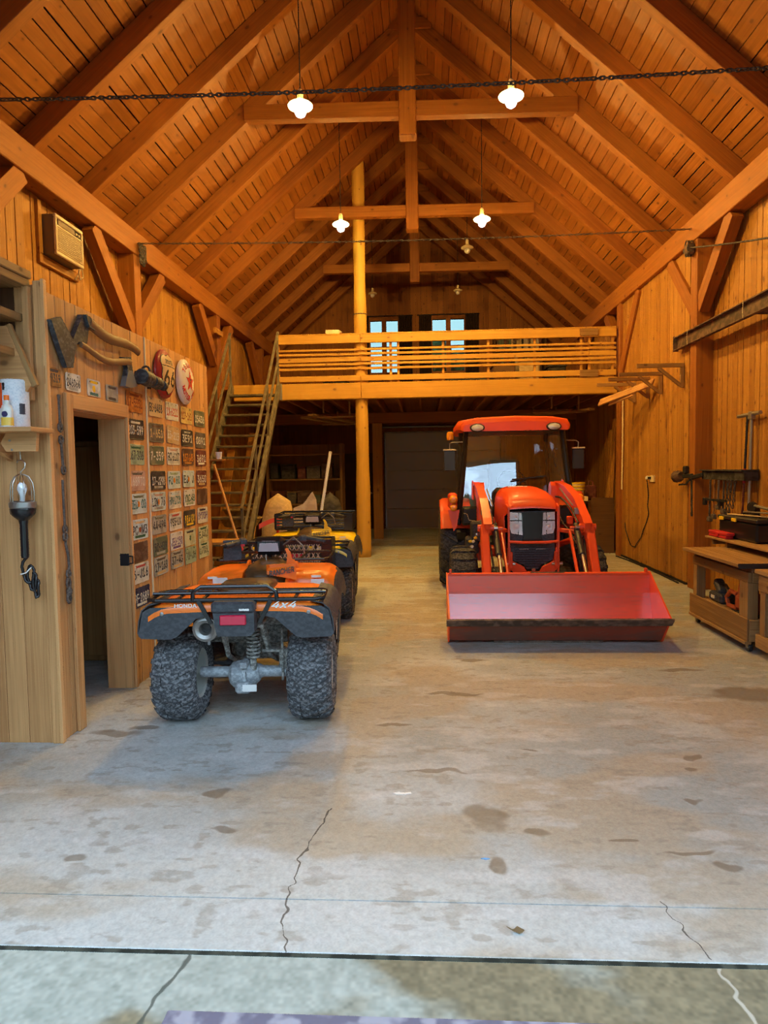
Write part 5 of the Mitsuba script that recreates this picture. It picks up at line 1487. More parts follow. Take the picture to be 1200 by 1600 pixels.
# loader frame and arms
for s in (-1, 1):
    x = s * .545
    ak = tp('loader_arm', MB().bar((x, 6.93, .30), (x, 7.36, .985), .085, .16, up=(0, 1, 0), b=.012), 'tractor_orange')
    poly = [(7.27, .93), (7.24, 1.02), (7.34, 1.08), (7.75, 1.27), (8.30, 1.385), (8.86, 1.425), (8.93, 1.375), (8.90, 1.30), (8.30, 1.20), (7.80, 1.05), (7.45, .90)]
    tp('arm_beam', MB().prism(poly, .055, (s * .515 - .0275, 0, 0), (0, 1, 0), (0, 0, 1)), 'tractor_orange', parent=ak)
    tp('arm_flange', MB().grid(np.array([[(s * .515 - .045, a, b), (s * .515 + .045, a, b)] for a, b in poly[1:6]])[:, ::-1], .012), 'tractor_orange', parent=ak)
    tp('knee_pin', MB().lathe([(0, -.085), (.038, -.085), (.038, .085), (0, .085)], (s * .53, 7.34, .98), (1, 0, 0), 16), 'tractor_orange', 40, parent=ak)
    tp('pin_head', MB().lathe([(0, -.115), (.022, -.115), (.022, .0)], (s * .52, 7.33, .98), (s, 0, 0), 10), 'chrome', 40, parent=ak)
    tw = tp('loader_tower', MB().prism([(8.72, .45), (9.0, .45), (8.98, 1.30), (8.95, 1.40), (8.84, 1.43), (8.78, 1.38)], .09, (s * .46 - .045, 0, 0), (0, 1, 0), (0, 0, 1)).box((min(0, s * .5), 8.72, .50), (max(0, s * .5), 8.98, .62), b=.02), 'tractor_orange')
    tp('tower_plate', MB().prism([(8.70, 1.22), (8.99, 1.22), (8.97, 1.42), (8.88, 1.455), (8.80, 1.44)], .012, (s * .565, 0, 0), (0, 1, 0), (0, 0, 1)), 'tractor_orange', parent=tw)
    tp('lift_cylinder', MB().tube([(s * .47, 8.80, .62), (s * .495, 7.85, .80)], .036, 12), 'tractor_orange', 40, parent=ak)
    tp('lift_rod', MB().tube([(s * .495, 7.88, .795), (s * .50, 7.50, .865)], .020, 10), 'chrome', 40, parent=ak)
    bc = tp('bucket_cylinder', MB().tube([(s * .43, 7.42, 1.00), (s * .42, 7.08, .72)], .034, 12), 'black', 40, parent=ak)
    tp('bucket_rod', MB().tube([(s * .42, 7.09, .73), (s * .415, 6.86, .55)], .019, 10), 'chrome', 40, parent=ak)
    tp('linkage', MB().bar((s * .36, 7.40, .93), (s * .345, 6.88, .48), .022, .05, up=(0, 1, 0), b=.004), 'tractor_orange', parent=ak)
    tp('cross_bracket', MB().bar((s * .56, 7.45, .90), (s * .28, 7.62, .93), .05, .045, b=.008).box((s * .42 - .06, 7.36, .955), (s * .42 + .08, 7.42, .985), b=.006), 'tractor_orange', parent=ak)
    for k, (a, b, c) in enumerate((((.44, 8.6, 1.25), (.43, 8.0, 1.22), (.45, 7.4, 1.02)), ((.41, 8.5, 1.10), (.37, 7.8, .98), (.42, 7.35, .80)), ((.50, 7.35, .85), (.47, 7.12, .60), (.42, 6.95, .50)))):
        tp('hose', MB().tube(np.array([[s * q[0], q[1], q[2]] for q in (a, ((a[0] + b[0]) / 2, (a[1] + b[1]) / 2, (a[2] + b[2]) / 2 + .02), b, ((b[0] + c[0]) / 2, (b[1] + c[1]) / 2, (b[2] + c[2]) / 2 + .03), c)]), .011, 7), 'black', True, parent=ak)
    tp('hose_clamp', MB().box((s * .50 - .06, 7.55, 1.10), (s * .50 + .05, 7.60, 1.17), b=.006).tube([(s * .43, 7.6, 1.2), (s * .43, 8.3, 1.36)], .008, 6), 'steel', parent=ak)
    tp('red_bracket', MB().box((s * .43 - .03, 7.70, .98), (s * .43 + .03, 7.78, 1.07), b=.01), 'tractor_orange', parent=ak)
ctr = MB().tube([(-.60, 7.62, .86), (-.62, 7.60, .78), (-.64, 7.58, .74)], .004, 5)
for (x, z, m) in ((-.66, .76, 'yellow_plastic'), (-.60, .80, 'yellow_plastic'), (-.625, .76, 'white'), (-.64, .70, 'white'), (-.54, .77, 'ink_navy'), (-.50, .80, 'red_plastic'), (-.58, .84, 'chrome')):
    tp('hose_coupler', MB().lathe([(0, -.03), (.012, -.03), (.018, .0), (.018, .025), (0, .03)], (x, 7.9, z + .02), (0.2, -1, .2), 10), m, 40)
tp('wire_loop', MB().tube([(-.70, 8.4, 1.07), (-.66, 8.38, 1.06), (-.64, 8.35, .99), (-.55, 8.3, .98), (-.50, 8.2, 1.0), (-.45, 8.1, .93)], .006, 6), 'chrome', True)
tp('valve_block', MB().box((-.60, 8.5, .72), (-.42, 8.8, .95), b=.02).box((-.66, 8.6, .55), (-.50, 8.9, .75), b=.02), 'black_plastic')

# bucket
prof = [(6.10, .268), (6.33, .030), (6.53, .022), (6.677, .400), (6.683, .575)]
BW = .965
pf = np.array(prof)


def strip(a, b, th, w0=-BW, w1=BW):
    a, b = np.array(a), np.array(b)
    n = np.array([-(b - a)[1], (b - a)[0]])
    n = n / np.linalg.norm(n)
    return MB().prism([a, b, b + n * th, a + n * th], w1 - w0, (w0, 0, 0), (0, 1, 0), (0, 0, 1))


bu = MB()
m = strip(prof[1], prof[2], .014)
for a, b in ((2, 3), (3, 4)):
    q = strip(prof[a], prof[b], .014)
    m.add(*q.arr()[:2])
bkt = tp('bucket', m, 'bucket_paint')
tp('bottom_plate', strip(prof[0], prof[1], .014), 'bucket_worn', parent=bkt)
tp('top_lip', MB().box((-BW, 6.668, .572), (BW, 6.725, .600), b=.006), 'tractor_orange', parent=bkt)
d0 = (pf[1] - pf[0]) / np.linalg.norm(pf[1] - pf[0])
a, b = pf[0] - d0 * .02, pf[0] + d0 * .075
nn = np.array([-d0[1], d0[0]])
tp('cutting_edge', MB().prism([a - nn * .016, b - nn * .016, b - nn * .002, a - nn * .002][::1], 2 * BW + .05, (-BW - .025, 0, 0), (0, 1, 0), (0, 0, 1)), 'bucket_edge', parent=bkt)
for s in (-1, 1):
    tp('side_plate', MB().prism([(6.09, .275), (6.32, .018), (6.54, .012), (6.70, .395), (6.72, .60), (6.69, .61)], .014, (s * BW - .007, 0, 0), (0, 1, 0), (0, 0, 1)), 'tractor_orange', parent=bkt)
    tp('lift_lug', MB().box((s * .93 - .012, 6.67, .598), (s * .93 + .012, 6.71, .64), b=.005), 'tractor_orange', parent=bkt)
    for x in (.40, .58):
        tp('pivot_bracket', MB().prism([(6.665, .28), (6.95, .30), (6.96, .54), (6.90, .57), (6.71, .54)], .016, (s * x, 0, 0), (0, 1, 0), (0, 0, 1)), 'tractor_orange', parent=bkt)
tp('weld_seam', MB().bar((.265, 6.535, .045), (.265, 6.672, .395), .005, .004), 'tractor_orange', parent=bkt)
tp('label_plate', MB().box((-.16, 6.675, .601), (.16, 6.72, .603)), 'black', parent=bkt)
tp('wear_shoe', MB().box((-.55, 6.36, .0), (.45, 6.52, .022), b=.004), 'bucket_edge', parent=bkt)

# cab
FB, FT = (8.98, 1.12), (9.115, 2.10)        # windscreen bottom and top (y, z)
for s in (-1, 1):
    P = [(s * .735, 8.98, .98), (s * .70, 9.00, 1.28), (s * .655, 9.05, 1.70), (s * .615, 9.12, 2.13)]
    tp('front_pillar', MB().tube(P, [.040, .036, .033, .033], 8), 'black_gloss', 40)
    tp('rear_pillar', MB().tube([(s * .66, 10.25, 1.0), (s * .62, 10.35, 2.13)], .035, 8), 'black', 40)
    tp('door_glass', MB().grid(np.array([[(s * .73, 9.03, 1.02), (s * .665, 10.24, 1.05)], [(s * .615, 9.15, 2.10), (s * .62, 10.33, 2.10)]])), 'clear_glass')
    tp('door_sill', MB().bar((s * .735, 9.0, .95), (s * .67, 10.2, .98), .06, .14, b=.02).bar((s * .70, 9.0, .80), (s * .68, 9.25, .50), .12, .05), 'black')
W_ = np.linspace(-1, 1, 11)
WS = np.array([[(x * (.70 - .10 * t - .01 * 0), 8.965 + .155 * t + .025 * x * x, 1.10 + 1.01 * t) for x in W_] for t in np.linspace(0, 1, 9)])
tp('windscreen', MB().grid(WS), 'screen_glass', True)
tp('rear_glass', MB().grid(np.array([[(-.62, 10.36, 1.15), (.62, 10.36, 1.15)], [(-.60, 10.38, 2.08), (.60, 10.38, 2.08)]])), 'clear_glass')
tp('cowl', MB().box((-.70, 8.92, .88), (.70, 9.06, 1.12), b=.03).box((-.30, 8.75, .8), (.30, 9.0, 1.36), b=.05), 'black')
tp('wiper', MB().bar((-.05, 8.93, 1.46), (.38, 8.95, 1.50), .012, .018).bar((.02, 8.93, 1.40), (.16, 8.94, 1.485), .010, .014), 'black')
RP = [(-.735, 2.115), (-.74, 2.17), (-.70, 2.235), (-.50, 2.268), (0, 2.285), (.50, 2.268), (.70, 2.235), (.74, 2.17), (.735, 2.115)]
sec = []
for y, k, dz, w in ((8.98, .72, -.03, .90), (9.0, .92, -.012, .94), (9.10, 1.0, .0, .97), (9.5, 1.0, .018, 1.0), (10.3, 1.0, .02, 1.0), (10.60, .95, .01, .98), (10.66, .7, -.02, .95)):
    sec.append([(a * w, y, 2.115 + (b - 2.115) * k + dz) for a, b in RP])
S = np.array(sec)
rf = tp('roof', MB().grid(S[:, ::-1]).add(np.vstack([S[:, 0], S[:, -1]]), [[k, k + 1, k + 8, k + 7] for k in range(6)]), 'tractor_orange', 40)
r0, r1 = S[0], S[-1]
tp('roof_front', MB().add(r0, [[0, k, k + 1] for k in range(1, 8)]).add(r1, [[0, k + 1, k] for k in range(1, 8)]), 'tractor_orange', parent=rf)
tp('headliner', MB().box((-.60, 9.10, 2.085), (.60, 10.4, 2.115), b=.01), 'black', parent=rf)
for s in (-1, 1):
    wk = tp('roof_lamp', MB().lathe([(0, .03), (.05, .03), (.062, .0), (.060, -.03), (.05, -.038)], (s * .485, 8.985, 2.130), (0, 1, 0), 20, sx=.85, sy=1.55), 'black', 40)
    tp('lens', MB().lathe([(0, -.050), (.03, -.048), (.052, -.036)], (s * .485, 8.985, 2.130), (0, 1, 0), 20, sx=.82, sy=1.5), 'lens_grey', 40, parent=wk)
# mirrors, beacon, fender lamps
for s in (-1, 1):
    mk = tp('mirror', MB().box((s * .835 - .075, 9.16, 1.585), (s * .835 + .075, 9.19, 1.85), b=.012), 'mirror_back')
    tp('mirror_cap', MB().box((s * .835 - .085, 9.15, 1.848), (s * .835 + .085, 9.20, 1.868), b=.006), 'cream', parent=mk)
    tp('mirror_arm', MB().tube([(s * .62, 9.12, 1.96), (s * .80, 9.17, 1.955), (s * .835, 9.175, 1.94), (s * .835, 9.175, 1.85)], .008, 6), 'steel', True, parent=mk)
    fk = tp('fender', MB().grid(np.array([[(s * x, 9.62 - r * math.cos(q), .565 + r * math.sin(q)) for q in np.linspace(math.radians(25), math.radians(150), 14)] for x, r in ((.56, .63), (.62, .64), (.92, .64), (.965, .615))])[:, ::-s], .012), 'tractor_orange', 45)
    lk = tp('fender_lamp', MB().box((s * .80 - .07, 8.92, 1.10), (s * .80 + .05, 9.06, 1.30), b=.03), 'tractor_orange')
    tp('lamp_lens', MB().lathe([(0, -.055), (.035, -.05), (.055, -.02), (.058, .02), (0, .03)], (s * .80, 8.915, 1.215), (0, 1, 0), 16), 'amber', 40, parent=lk)
    tp('lamp_lens', MB().lathe([(0, -.045), (.03, -.04), (.046, -.015), (.048, .02), (0, .03)], (s * .80, 8.90, 1.11), (0, 1, 0), 16), 'amber', 40, parent=lk)
    tp('lamp_bracket', MB().prism([(s * .87, 1.08), (s * .72, 1.08), (s * .76, .86), (s * .80, .80)][::-s], .02, (0, 8.96, 0), (1, 0, 0), (0, 0, 1)), 'tractor_orange', parent=lk)
bk_ = tp('beacon', MB().lathe([(0, -.06), (.045, -.055), (.052, -.01), (.048, .04), (.03, .06), (0, .062)], (-.80, 9.85, 2.07), (0, 0, 1), 18), 'amber', 40)
tp('beacon_arm', MB().tube([(-.80, 9.85, 2.0), (-.74, 9.85, 1.99), (-.64, 9.85, 2.0)], .01, 6), 'black', True, parent=bk_)
# inside the cab
st = tp('seat', MB().box((-.24, 9.75, 1.05), (.24, 10.2, 1.17), b=.05).bar((0, 10.18, 1.14), (0, 10.27, 1.72), .46, .12, up=(0, 1, 0), b=.05), 'cab_dark')
sw = MB().tube([(.19 * math.cos(q), 9.38 + .11 * math.sin(q), 1.42 + .155 * math.sin(q)) for q in np.linspace(0, 2 * np.pi, 28, endpoint=False)], .014, 8, closed=True)
sw.tube([(0, 9.38, 1.42), (0, 9.22, 1.18), (0, 9.10, 1.0)], .03, 8).bar((-.18, 9.38, 1.42), (.18, 9.38, 1.42), .03, .012)
tp('steering_wheel', sw, 'black', 40)
tp('dash', MB().box((-.26, 9.05, .98), (.26, 9.28, 1.30), b=.05), 'black')
tp('grab_handle', MB().tube([(.56, 9.2, 1.62), (.54, 9.22, 1.66), (.53, 9.24, 1.76), (.55, 9.26, 1.86), (.57, 9.27, 1.88)], .014, 8), 'cab_dark', True)
flat('mirror_back', (0.035, 0.036, 0.045), 0.4)
flat('cab_dark', (0.045, 0.042, 0.040), 0.6)
scene['screen_glass'] = {'type': 'thindielectric', 'int_ior': 1.9}

# ---------------------------------------------------------------- the steel stair on the left
st = thing('staircase', 'open steel stair with thin handrails rising to the left end of the loft', 'staircase')
SX0, SX1, SY, SS = -3.42, -2.60, 9.50, 1.085
up_ = lambda y_: SS * (y_ - SY)
put(st, MB().bar((SX1 + .02, SY, .03), (SX1 + .02, 12.42, up_(12.42)), .035, .20, b=.004), 'stair_steel')
part(st, 'stringer', MB().bar((SX0 - .02, SY, .03), (SX0 - .02, 12.42, up_(12.42)), .035, .20, b=.004), 'stair_steel')
part(st, 'stringer_flange', MB().bar((SX1 + .05, SY - .07, .1), (SX1 + .05, 12.35, up_(12.35) + .08), .04, .016), 'stair_steel')
for k in range(1, 17):
    z = .186 * k
    y_ = SY + z / SS
    part(st, 'tread', MB().box((SX0, y_ - .10, z - .034), (SX1, y_ + .12, z), b=.004, grain=0), 'stair_steel')
for x, ya, nm in ((SX1 + .03, 9.58, 'handrail'), (SX0 - .01, 9.58, 'handrail')):
    part(st, nm, MB().bar((x, ya, up_(ya) + 1.0), (x, 12.36, up_(12.36) + .98), .042, .030, b=.003), 'stair_steel')
    part(st, 'mid_rail', MB().bar((x, ya, up_(ya) + .55), (x, 12.36, up_(12.36) + .53), .036, .026, b=.003), 'stair_steel')
    for yp in (9.62, 10.5, 11.4, 12.30):
        part(st, 'rail_post', MB().bar((x, yp, up_(yp) - .02), (x, yp, up_(yp) + 1.0), .036, .03, up=(0, 1, 0)), 'stair_steel')
wood(wl, 'ledger', (-3.66, 12.2, 4.12), (-3.66, 12.62, 4.12), 0.05, 0.10, 'pine')

# ---------------------------------------------------------------- things under and behind the stair
def heap(c, r, h, seed, mat, nm, label, cat, pinch=0.5):
    n, m_ = 28, 12
    rows = []
    for i in range(m_):
        t = i / (m_ - 1)
        row = []
        for j in range(n):
            a = 2 * math.pi * j / n
            w = meshkit.fbm(np.array([math.cos(a) * 1.6 + seed, math.sin(a) * 1.6, t * 2.0]), 3, seed)
            rr = (1 - t) ** pinch * (0.72 + 0.56 * w) + .04 * math.sin(7 * a + seed) * (1 - t)
            row.append((c[0] + r[0] * rr * math.cos(a), c[1] + r[1] * rr * math.sin(a), c[2] + h * t))
        rows.append(row)
    return solo(nm, label, cat, MB().grid(np.array(rows), closed_cols=True), mat, smooth=60)


speck('canvas_tan', (0.50, 0.35, 0.17), (0.60, 0.43, 0.22), 0.85, 30.0)
speck('paper_pale', (0.50, 0.40, 0.32), (0.60, 0.50, 0.42), 0.8, 14.0)
speck('dark_stuff', (0.020, 0.018, 0.018), (0.055, 0.050, 0.046), 0.7, 16.0)
speck('wicker', (0.25, 0.16, 0.06), (0.48, 0.33, 0.14), 0.8, 70.0)
heap((-2.21, 10.35, 0.0), (.33, .32), 1.28, 5, 'canvas_tan', 'tarp', 'tan canvas tarp draped over something beside the foot of the stair', 'tarp', .27)
heap((-3.0, 11.1, 0.0), (.36, .34), .72, 9, 'wicker', 'straw_bale', 'straw coloured heap under the steel stair', 'heap', .35)
heap((-1.86, 9.72, 0.0), (.19, .18), 0.9, 13, 'dark_stuff', 'bag', 'dark filled bag standing behind the yellow ATV', 'bag', .35)
for k, (z, r0, r1) in enumerate(((0.73, .26, .34), (0.87, .20, .28))):
    b = thing('basket', ('flat woven basket lying on the straw heap under the stair', 'smaller woven basket on top of the flat one under the stair')[k], 'basket')
    put(b, MB().lathe([(0, .0), (r0, 0), (r1, .13), (r1 - .02, .135), (r0 - .02, .02), (0, .02)], (-2.98, 11.05, z), n=26), 'wicker', smooth=35)
    part(b, 'rim', MB().tube([(-2.98 + r1 * math.cos(q), 11.05 + r1 * math.sin(q), z + .133) for q in np.linspace(0, 2 * np.pi, 26, endpoint=False)], .014, 6, closed=True), 'wicker', True)
part_red = thing('red_shovel', 'red plastic scoop handle sticking up beside the tan tarp', 'shovel')
put(part_red, MB().grid(np.array([[(-2.26 + .32 * q, 9.3 + .05 * q, .86 + .09 * math.sin(q * 1.9) + dz * (1 - .3 * q)) for q in np.linspace(0, 1, 9)] for dz in (-.035, 0.0, .035)]), .02), 'tractor_orange', smooth=40)
part(part_red, 'stem', MB().tube([(-2.0, 9.34, .92), (-2.02, 9.36, .70), (-2.05, 9.38, .35), (-2.07, 9.39, .0)], .018, 8), 'red_plastic', True)
rkt = thing('leaning_tool', 'long wooden tool handle with a red lower end leaning at the foot of the stair', 'tool')
put(rkt, MB().tube([(-2.42, 8.90, .62), (-2.78, 9.05, 1.72)], .017, 8), 'panel_pine', smooth=True)
part(rkt, 'red_end', MB().tube([(-2.36, 8.875, .40), (-2.40, 8.895, .60), (-2.42, 8.90, .64)], .026, 8), 'red_plastic', True)
part(rkt, 'head', MB().box((-2.44, 8.80, .0), (-2.20, 8.90, .05), b=.01).tube([(-2.32, 8.86, .04), (-2.36, 8.875, .41)], .016, 8), 'black')
for k, (x0, x1, z1, m) in enumerate(((-3.30, -3.05, 2.3, 'pine'), (-3.55, -3.45, 2.0, 'pine'), (-3.0, -2.92, 1.6, 'panel_pine'))):
    lb = MB().bar((x0, 11.6, 0.0), (x1, 12.3, z1), .14 if k < 2 else .05, .03, b=.003)
    solo('plank', ('wide plank leaning behind the stair', 'darker plank leaning against the left wall behind the stair', 'narrow strip of wood leaning behind the stair')[k], 'plank', lb, m, uv=True)
wsh = thing('wall_ledge', 'small orange pine ledge at the end of the partition beside the stair', 'shelf')
put(wsh, MB().box((-2.62, 7.05, 0.86), (-2.02, 7.45, .885), b=.003, grain=0), 'pine', uv=True)
part(wsh, 'bracket', MB().prism([(7.06, .86), (7.42, .86), (7.06, .55)], .03, (-2.33, 0, 0), (0, 1, 0), (0, 0, 1)), 'pine', uv=True)
wsh = thing('wall_ledge', 'little ledge with a white cup high at the end of the partition', 'shelf')
put(wsh, MB().box((-2.35, 7.05, 1.73), (-2.08, 7.2, 1.75), b=.003, grain=0), 'pine', uv=True)
part(wsh, 'bracket', MB().prism([(7.06, 1.73), (7.18, 1.73), (7.06, 1.62)], .02, (-2.24, 0, 0), (0, 1, 0), (0, 0, 1)), 'pine', uv=True)
solo('cup', 'small white cup on the little ledge beside the stair', 'cup', MB().lathe([(0, .0), (.028, 0), (.036, .075), (.033, .075), (.026, .006), (0, .006)], (-2.13, 7.11, 1.75), n=16), 'white', smooth=35)

# white pole and dim things under the loft
solo('white_pole', 'long white plastic pole leaning behind the yellow ATV', 'pole', MB().tube([(-1.27, 9.4, 1.87), (-1.40, 9.25, 1.0), (-1.53, 9.15, 0.0)], .022, 10), 'white', smooth=40)
solo('cardboard_sheet', 'pale folded sheet of cardboard propped behind the yellow ATV', 'cardboard', MB().prism([(-1.98, 0), (-1.55, 0), (-1.60, 1.18), (-1.66, 1.30), (-1.80, 1.12), (-1.95, 1.06)], .02, (0, 10.2, 0), (1, 0, 0), (0, 0, 1)).bar((-1.78, 10.19, 0), (-1.70, 10.19, 1.15), .006, .02), 'paper_pale')
heap((-1.45, 10.6, 0), (.28, .25), 1.28, 21, 'dark_stuff', 'covered_machine', 'dark cloth covered machine behind the yellow ATV', 'machine', .3)
sh2 = thing('storage_rack', 'storage rack full of boxes standing in the shade under the loft', 'shelf')
put(sh2, MB().box((-3.5, 15.71, 0), (-1.8, 15.73, 2.2)), 'bench_wood', uv=True)
for x in (-3.5, -1.85):
    part(sh2, 'upright', MB().box((x, 15.2, 0), (x + .05, 15.7, 2.2)), 'bench_wood', uv=True)
for z in (.25, .85, 1.4, 1.95):
    part(sh2, 'plank', MB().box((-3.5, 15.2, z), (-1.8, 15.7, z + .03), grain=0), 'bench_wood', uv=True)
r_ = random.Random(77)
cols = ['plate_brown', 'dark_stuff', 'plate_dark_green', 'plate_maroon', 'dark_wood', 'plate_dark_grey', 'black_plastic']
names = {'plate_dark_grey': 'grey', 'dark_stuff': 'black', 'plate_dark_green': 'dark green', 'plate_maroon': 'maroon', 'dark_wood': 'dark brown', 'plate_brown': 'reddish brown', 'black_plastic': 'dark grey'}
for i, z in enumerate((.28, .88, 1.43)):
    x = -3.42
    j = 0
    while x < -2.05:
        w, h = r_.uniform(.16, .34), r_.uniform(.14, .36)
        c = cols[(i * 3 + j * 2) % len(cols)]
        k = thing('storage_box', f'dim {names[c]} box, {("first", "second", "third", "fourth", "fifth", "sixth", "seventh")[j]} from the left on the {("lowest", "middle", "upper")[i]} shelf of the storage rack', 'box')
        put(k, MB().box((x, 15.25, z), (x + w, 15.55, z + h), b=.01), c)
        part(k, 'lid', MB().box((x - .006, 15.243, z + h), (x + w + .006, 15.557, z + h + .03), b=.006), c)
        x += w + r_.uniform(.02, .08)
        j += 1
for k, (x0, y0, x1, y1) in enumerate(((-2.10, 13.0, -1.45, 15.6), (-2.35, 13.6, -1.75, 16.0), (1.75, 14.6, 2.75, 13.2), (2.3, 14.2, 3.1, 13.0))):
    solo('stored_board', f'board stored on the joists under the loft, {("with its pale end nearest the log post", "deeper left of the log post", "right of the tractor cab", "by the right wall")[k]}', 'board', MB().bar((x0, y0, 2.66), (x1, y1, 2.66), .14, .04, b=.003), 'bench_wood', uv=True)
for k, x in enumerate((-1.9, 2.4)):
    h_ = MB().bar((x, 13.2, 2.70), (x, 13.2, 2.92), .03, .03).bar((x - .35, 13.2, 2.63), (x + .65, 13.2, 2.63), .03, .03).bar((x, 15.4, 2.70), (x, 15.4, 2.92), .03, .03).bar((x - .35, 15.4, 2.63), (x + .65, 15.4, 2.63), .03, .03).bar((x + .5, 13.2, 2.63), (x + .5, 13.2, 2.92), .03, .03).bar((x + .5, 15.4, 2.63), (x + .5, 15.4, 2.92), .03, .03)
    part(lf, 'board_hanger', h_, 'bench_wood', uv=True)

# right side under the loft: table, pails, plywood
tb = thing('work_table', 'dark table loaded with pails in the shade right of the tractor', 'table')
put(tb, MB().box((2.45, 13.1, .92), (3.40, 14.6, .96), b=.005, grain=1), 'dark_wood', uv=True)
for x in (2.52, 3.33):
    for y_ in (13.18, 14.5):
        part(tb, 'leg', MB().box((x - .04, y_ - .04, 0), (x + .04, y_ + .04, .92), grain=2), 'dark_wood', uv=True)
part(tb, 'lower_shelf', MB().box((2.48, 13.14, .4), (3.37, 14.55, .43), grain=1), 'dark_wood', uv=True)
pl = thing('pail', 'stack of pale yellow plastic pails on the dark table right of the tractor', 'pail')
put(pl, MB().lathe([(0, 0), (.105, 0), (.125, .30), (.132, .30), (.132, .33), (.115, .33), (.115, .31), (0, .02)], (2.90, 13.3, .962), n=26), 'cream', smooth=30)
for k in range(3):
    part(pl, 'rim', MB().lathe([(.120 + .003 * k, .20 + .06 * k), (.137 + .003 * k, .205 + .06 * k), (.137 + .003 * k, .225 + .06 * k), (.120 + .003 * k, .23 + .06 * k)], (2.90, 13.3, .962), n=26), 'yellow_plastic', smooth=30)
bxs = thing('yellow_tray', 'open yellow tray of parts in front of the pails', 'tray')
put(bxs, MB().box((2.62, 12.86, .98), (3.0, 13.10, 1.0)).box((2.62, 12.86, 1.0), (3.0, 12.88, 1.06)).box((2.62, 13.08, 1.0), (3.0, 13.10, 1.06)).box((2.62, 12.88, 1.0), (2.64, 13.08, 1.06)).box((2.98, 12.88, 1.0), (3.0, 13.08, 1.06)), 'cream')
part(bxs, 'bracket', MB().box((2.66, 12.9, .90), (2.96, 13.12, .98)), 'dark_wood')
solo('red_fuel_can', 'dark red fuel can behind the pails in the shade', 'fuel can', MB().box((3.12, 13.5, .962), (3.32, 13.7, 1.25), b=.03).tube([(3.18, 13.6, 1.25), (3.18, 13.6, 1.33), (3.26, 13.6, 1.33), (3.26, 13.6, 1.25)], .015, 8), 'plate_maroon')
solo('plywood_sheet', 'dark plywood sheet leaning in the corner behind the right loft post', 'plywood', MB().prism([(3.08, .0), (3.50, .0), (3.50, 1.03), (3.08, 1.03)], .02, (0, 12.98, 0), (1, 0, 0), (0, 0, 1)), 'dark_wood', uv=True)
for k in range(3):
    solo('lumber', f'long board stood on end against the right wall beyond the loft post, {("nearest", "middle", "farthest")[k]} of three', 'board', MB().bar((3.50, 13.3 + .25 * k, 0), (3.60, 13.35 + .25 * k, 2.5 - .2 * k), .03, .16, up=(0, 1, 0), b=.003), 'pine', uv=True)

# loft contents seen through the railing
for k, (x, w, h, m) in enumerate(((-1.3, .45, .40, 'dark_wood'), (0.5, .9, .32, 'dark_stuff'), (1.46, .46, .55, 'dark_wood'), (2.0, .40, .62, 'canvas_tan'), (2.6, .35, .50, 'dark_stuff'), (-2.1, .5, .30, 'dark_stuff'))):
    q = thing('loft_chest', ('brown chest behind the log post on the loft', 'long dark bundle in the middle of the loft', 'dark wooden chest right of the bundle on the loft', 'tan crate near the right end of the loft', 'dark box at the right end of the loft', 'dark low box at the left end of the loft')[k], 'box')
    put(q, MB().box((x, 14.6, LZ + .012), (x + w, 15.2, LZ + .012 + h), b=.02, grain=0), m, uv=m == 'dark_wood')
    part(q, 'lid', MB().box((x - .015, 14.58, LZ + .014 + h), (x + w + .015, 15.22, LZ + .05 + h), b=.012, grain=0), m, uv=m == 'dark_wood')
bs = thing('bookcase', 'open dark bookcase full of books on the loft, right of the windows', 'bookcase')
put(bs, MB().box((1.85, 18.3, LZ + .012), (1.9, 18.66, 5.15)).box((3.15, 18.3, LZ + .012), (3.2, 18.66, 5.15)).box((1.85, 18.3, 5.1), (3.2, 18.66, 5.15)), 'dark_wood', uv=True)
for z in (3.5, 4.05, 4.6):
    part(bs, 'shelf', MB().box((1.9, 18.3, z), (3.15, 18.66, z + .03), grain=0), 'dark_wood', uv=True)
for i, z in enumerate((4.08, 4.63)):
    x = 1.93
    j = 0
    while x < 3.05 and j < 20:
        w = r_.uniform(.04, .07)
        h = r_.uniform(.26, .40)
        m = ['plate_brown', 'plate_tan', 'dark_stuff', 'plate_maroon', 'plate_dark_green', 'paper_pale'][r_.randrange(6)]
        solo('book', f'book on the {("middle", "top")[i]} shelf of the loft bookcase', 'book', MB().box((x, 18.34, z), (x + w, 18.6, z + h), b=.004), m, group=f'books on the {("middle", "top")[i]} shelf of the loft bookcase')
        x += w + .004
        j += 1

# ---------------------------------------------------------------- right wall
for k, y_ in enumerate((9.62, 10.47, 11.05, 11.75)):
    z = 2.955
    b = thing('wall_bracket', f'wooden shelf bracket on the right wall, {("nearest and empty", "second from the front", "third from the front, under the boards", "farthest, half hidden by the boards")[k]}', 'bracket')
    put(b, MB().bar((3.51, y_, z), (2.88, y_, z), .04, .055, b=.003), 'bench_wood', uv=True)
    part(b, 'upright', MB().bar((3.485, y_, z - .30), (3.485, y_, z - .03), .05, .04, up=(0, 1, 0), b=.003), 'bench_wood', uv=True)
    part(b, 'diagonal', MB().bar((3.465, y_, z - .27), (3.17, y_, z - .03), .035, .045, b=.003), 'bench_wood', uv=True)
solo('board_on_bracket', 'long pale board lying aslant in the wall brackets', 'board', MB().bar((2.93, 11.78, 2.665), (3.42, 10.60, 2.845), .13, .03, up=(-.35, -.8, .45), b=.004), 'panel_pine', uv=True)
solo('board_on_bracket', 'shorter board lying under the long pale one in the wall brackets', 'board', MB().bar((3.06, 11.62, 2.645), (3.26, 11.0, 2.735), .11, .028, up=(-.35, -.8, .45), b=.004), 'panel_pine', uv=True)
cb = thing('steel_channel', 'long rusty steel channel beam hung along the right wall', 'beam')
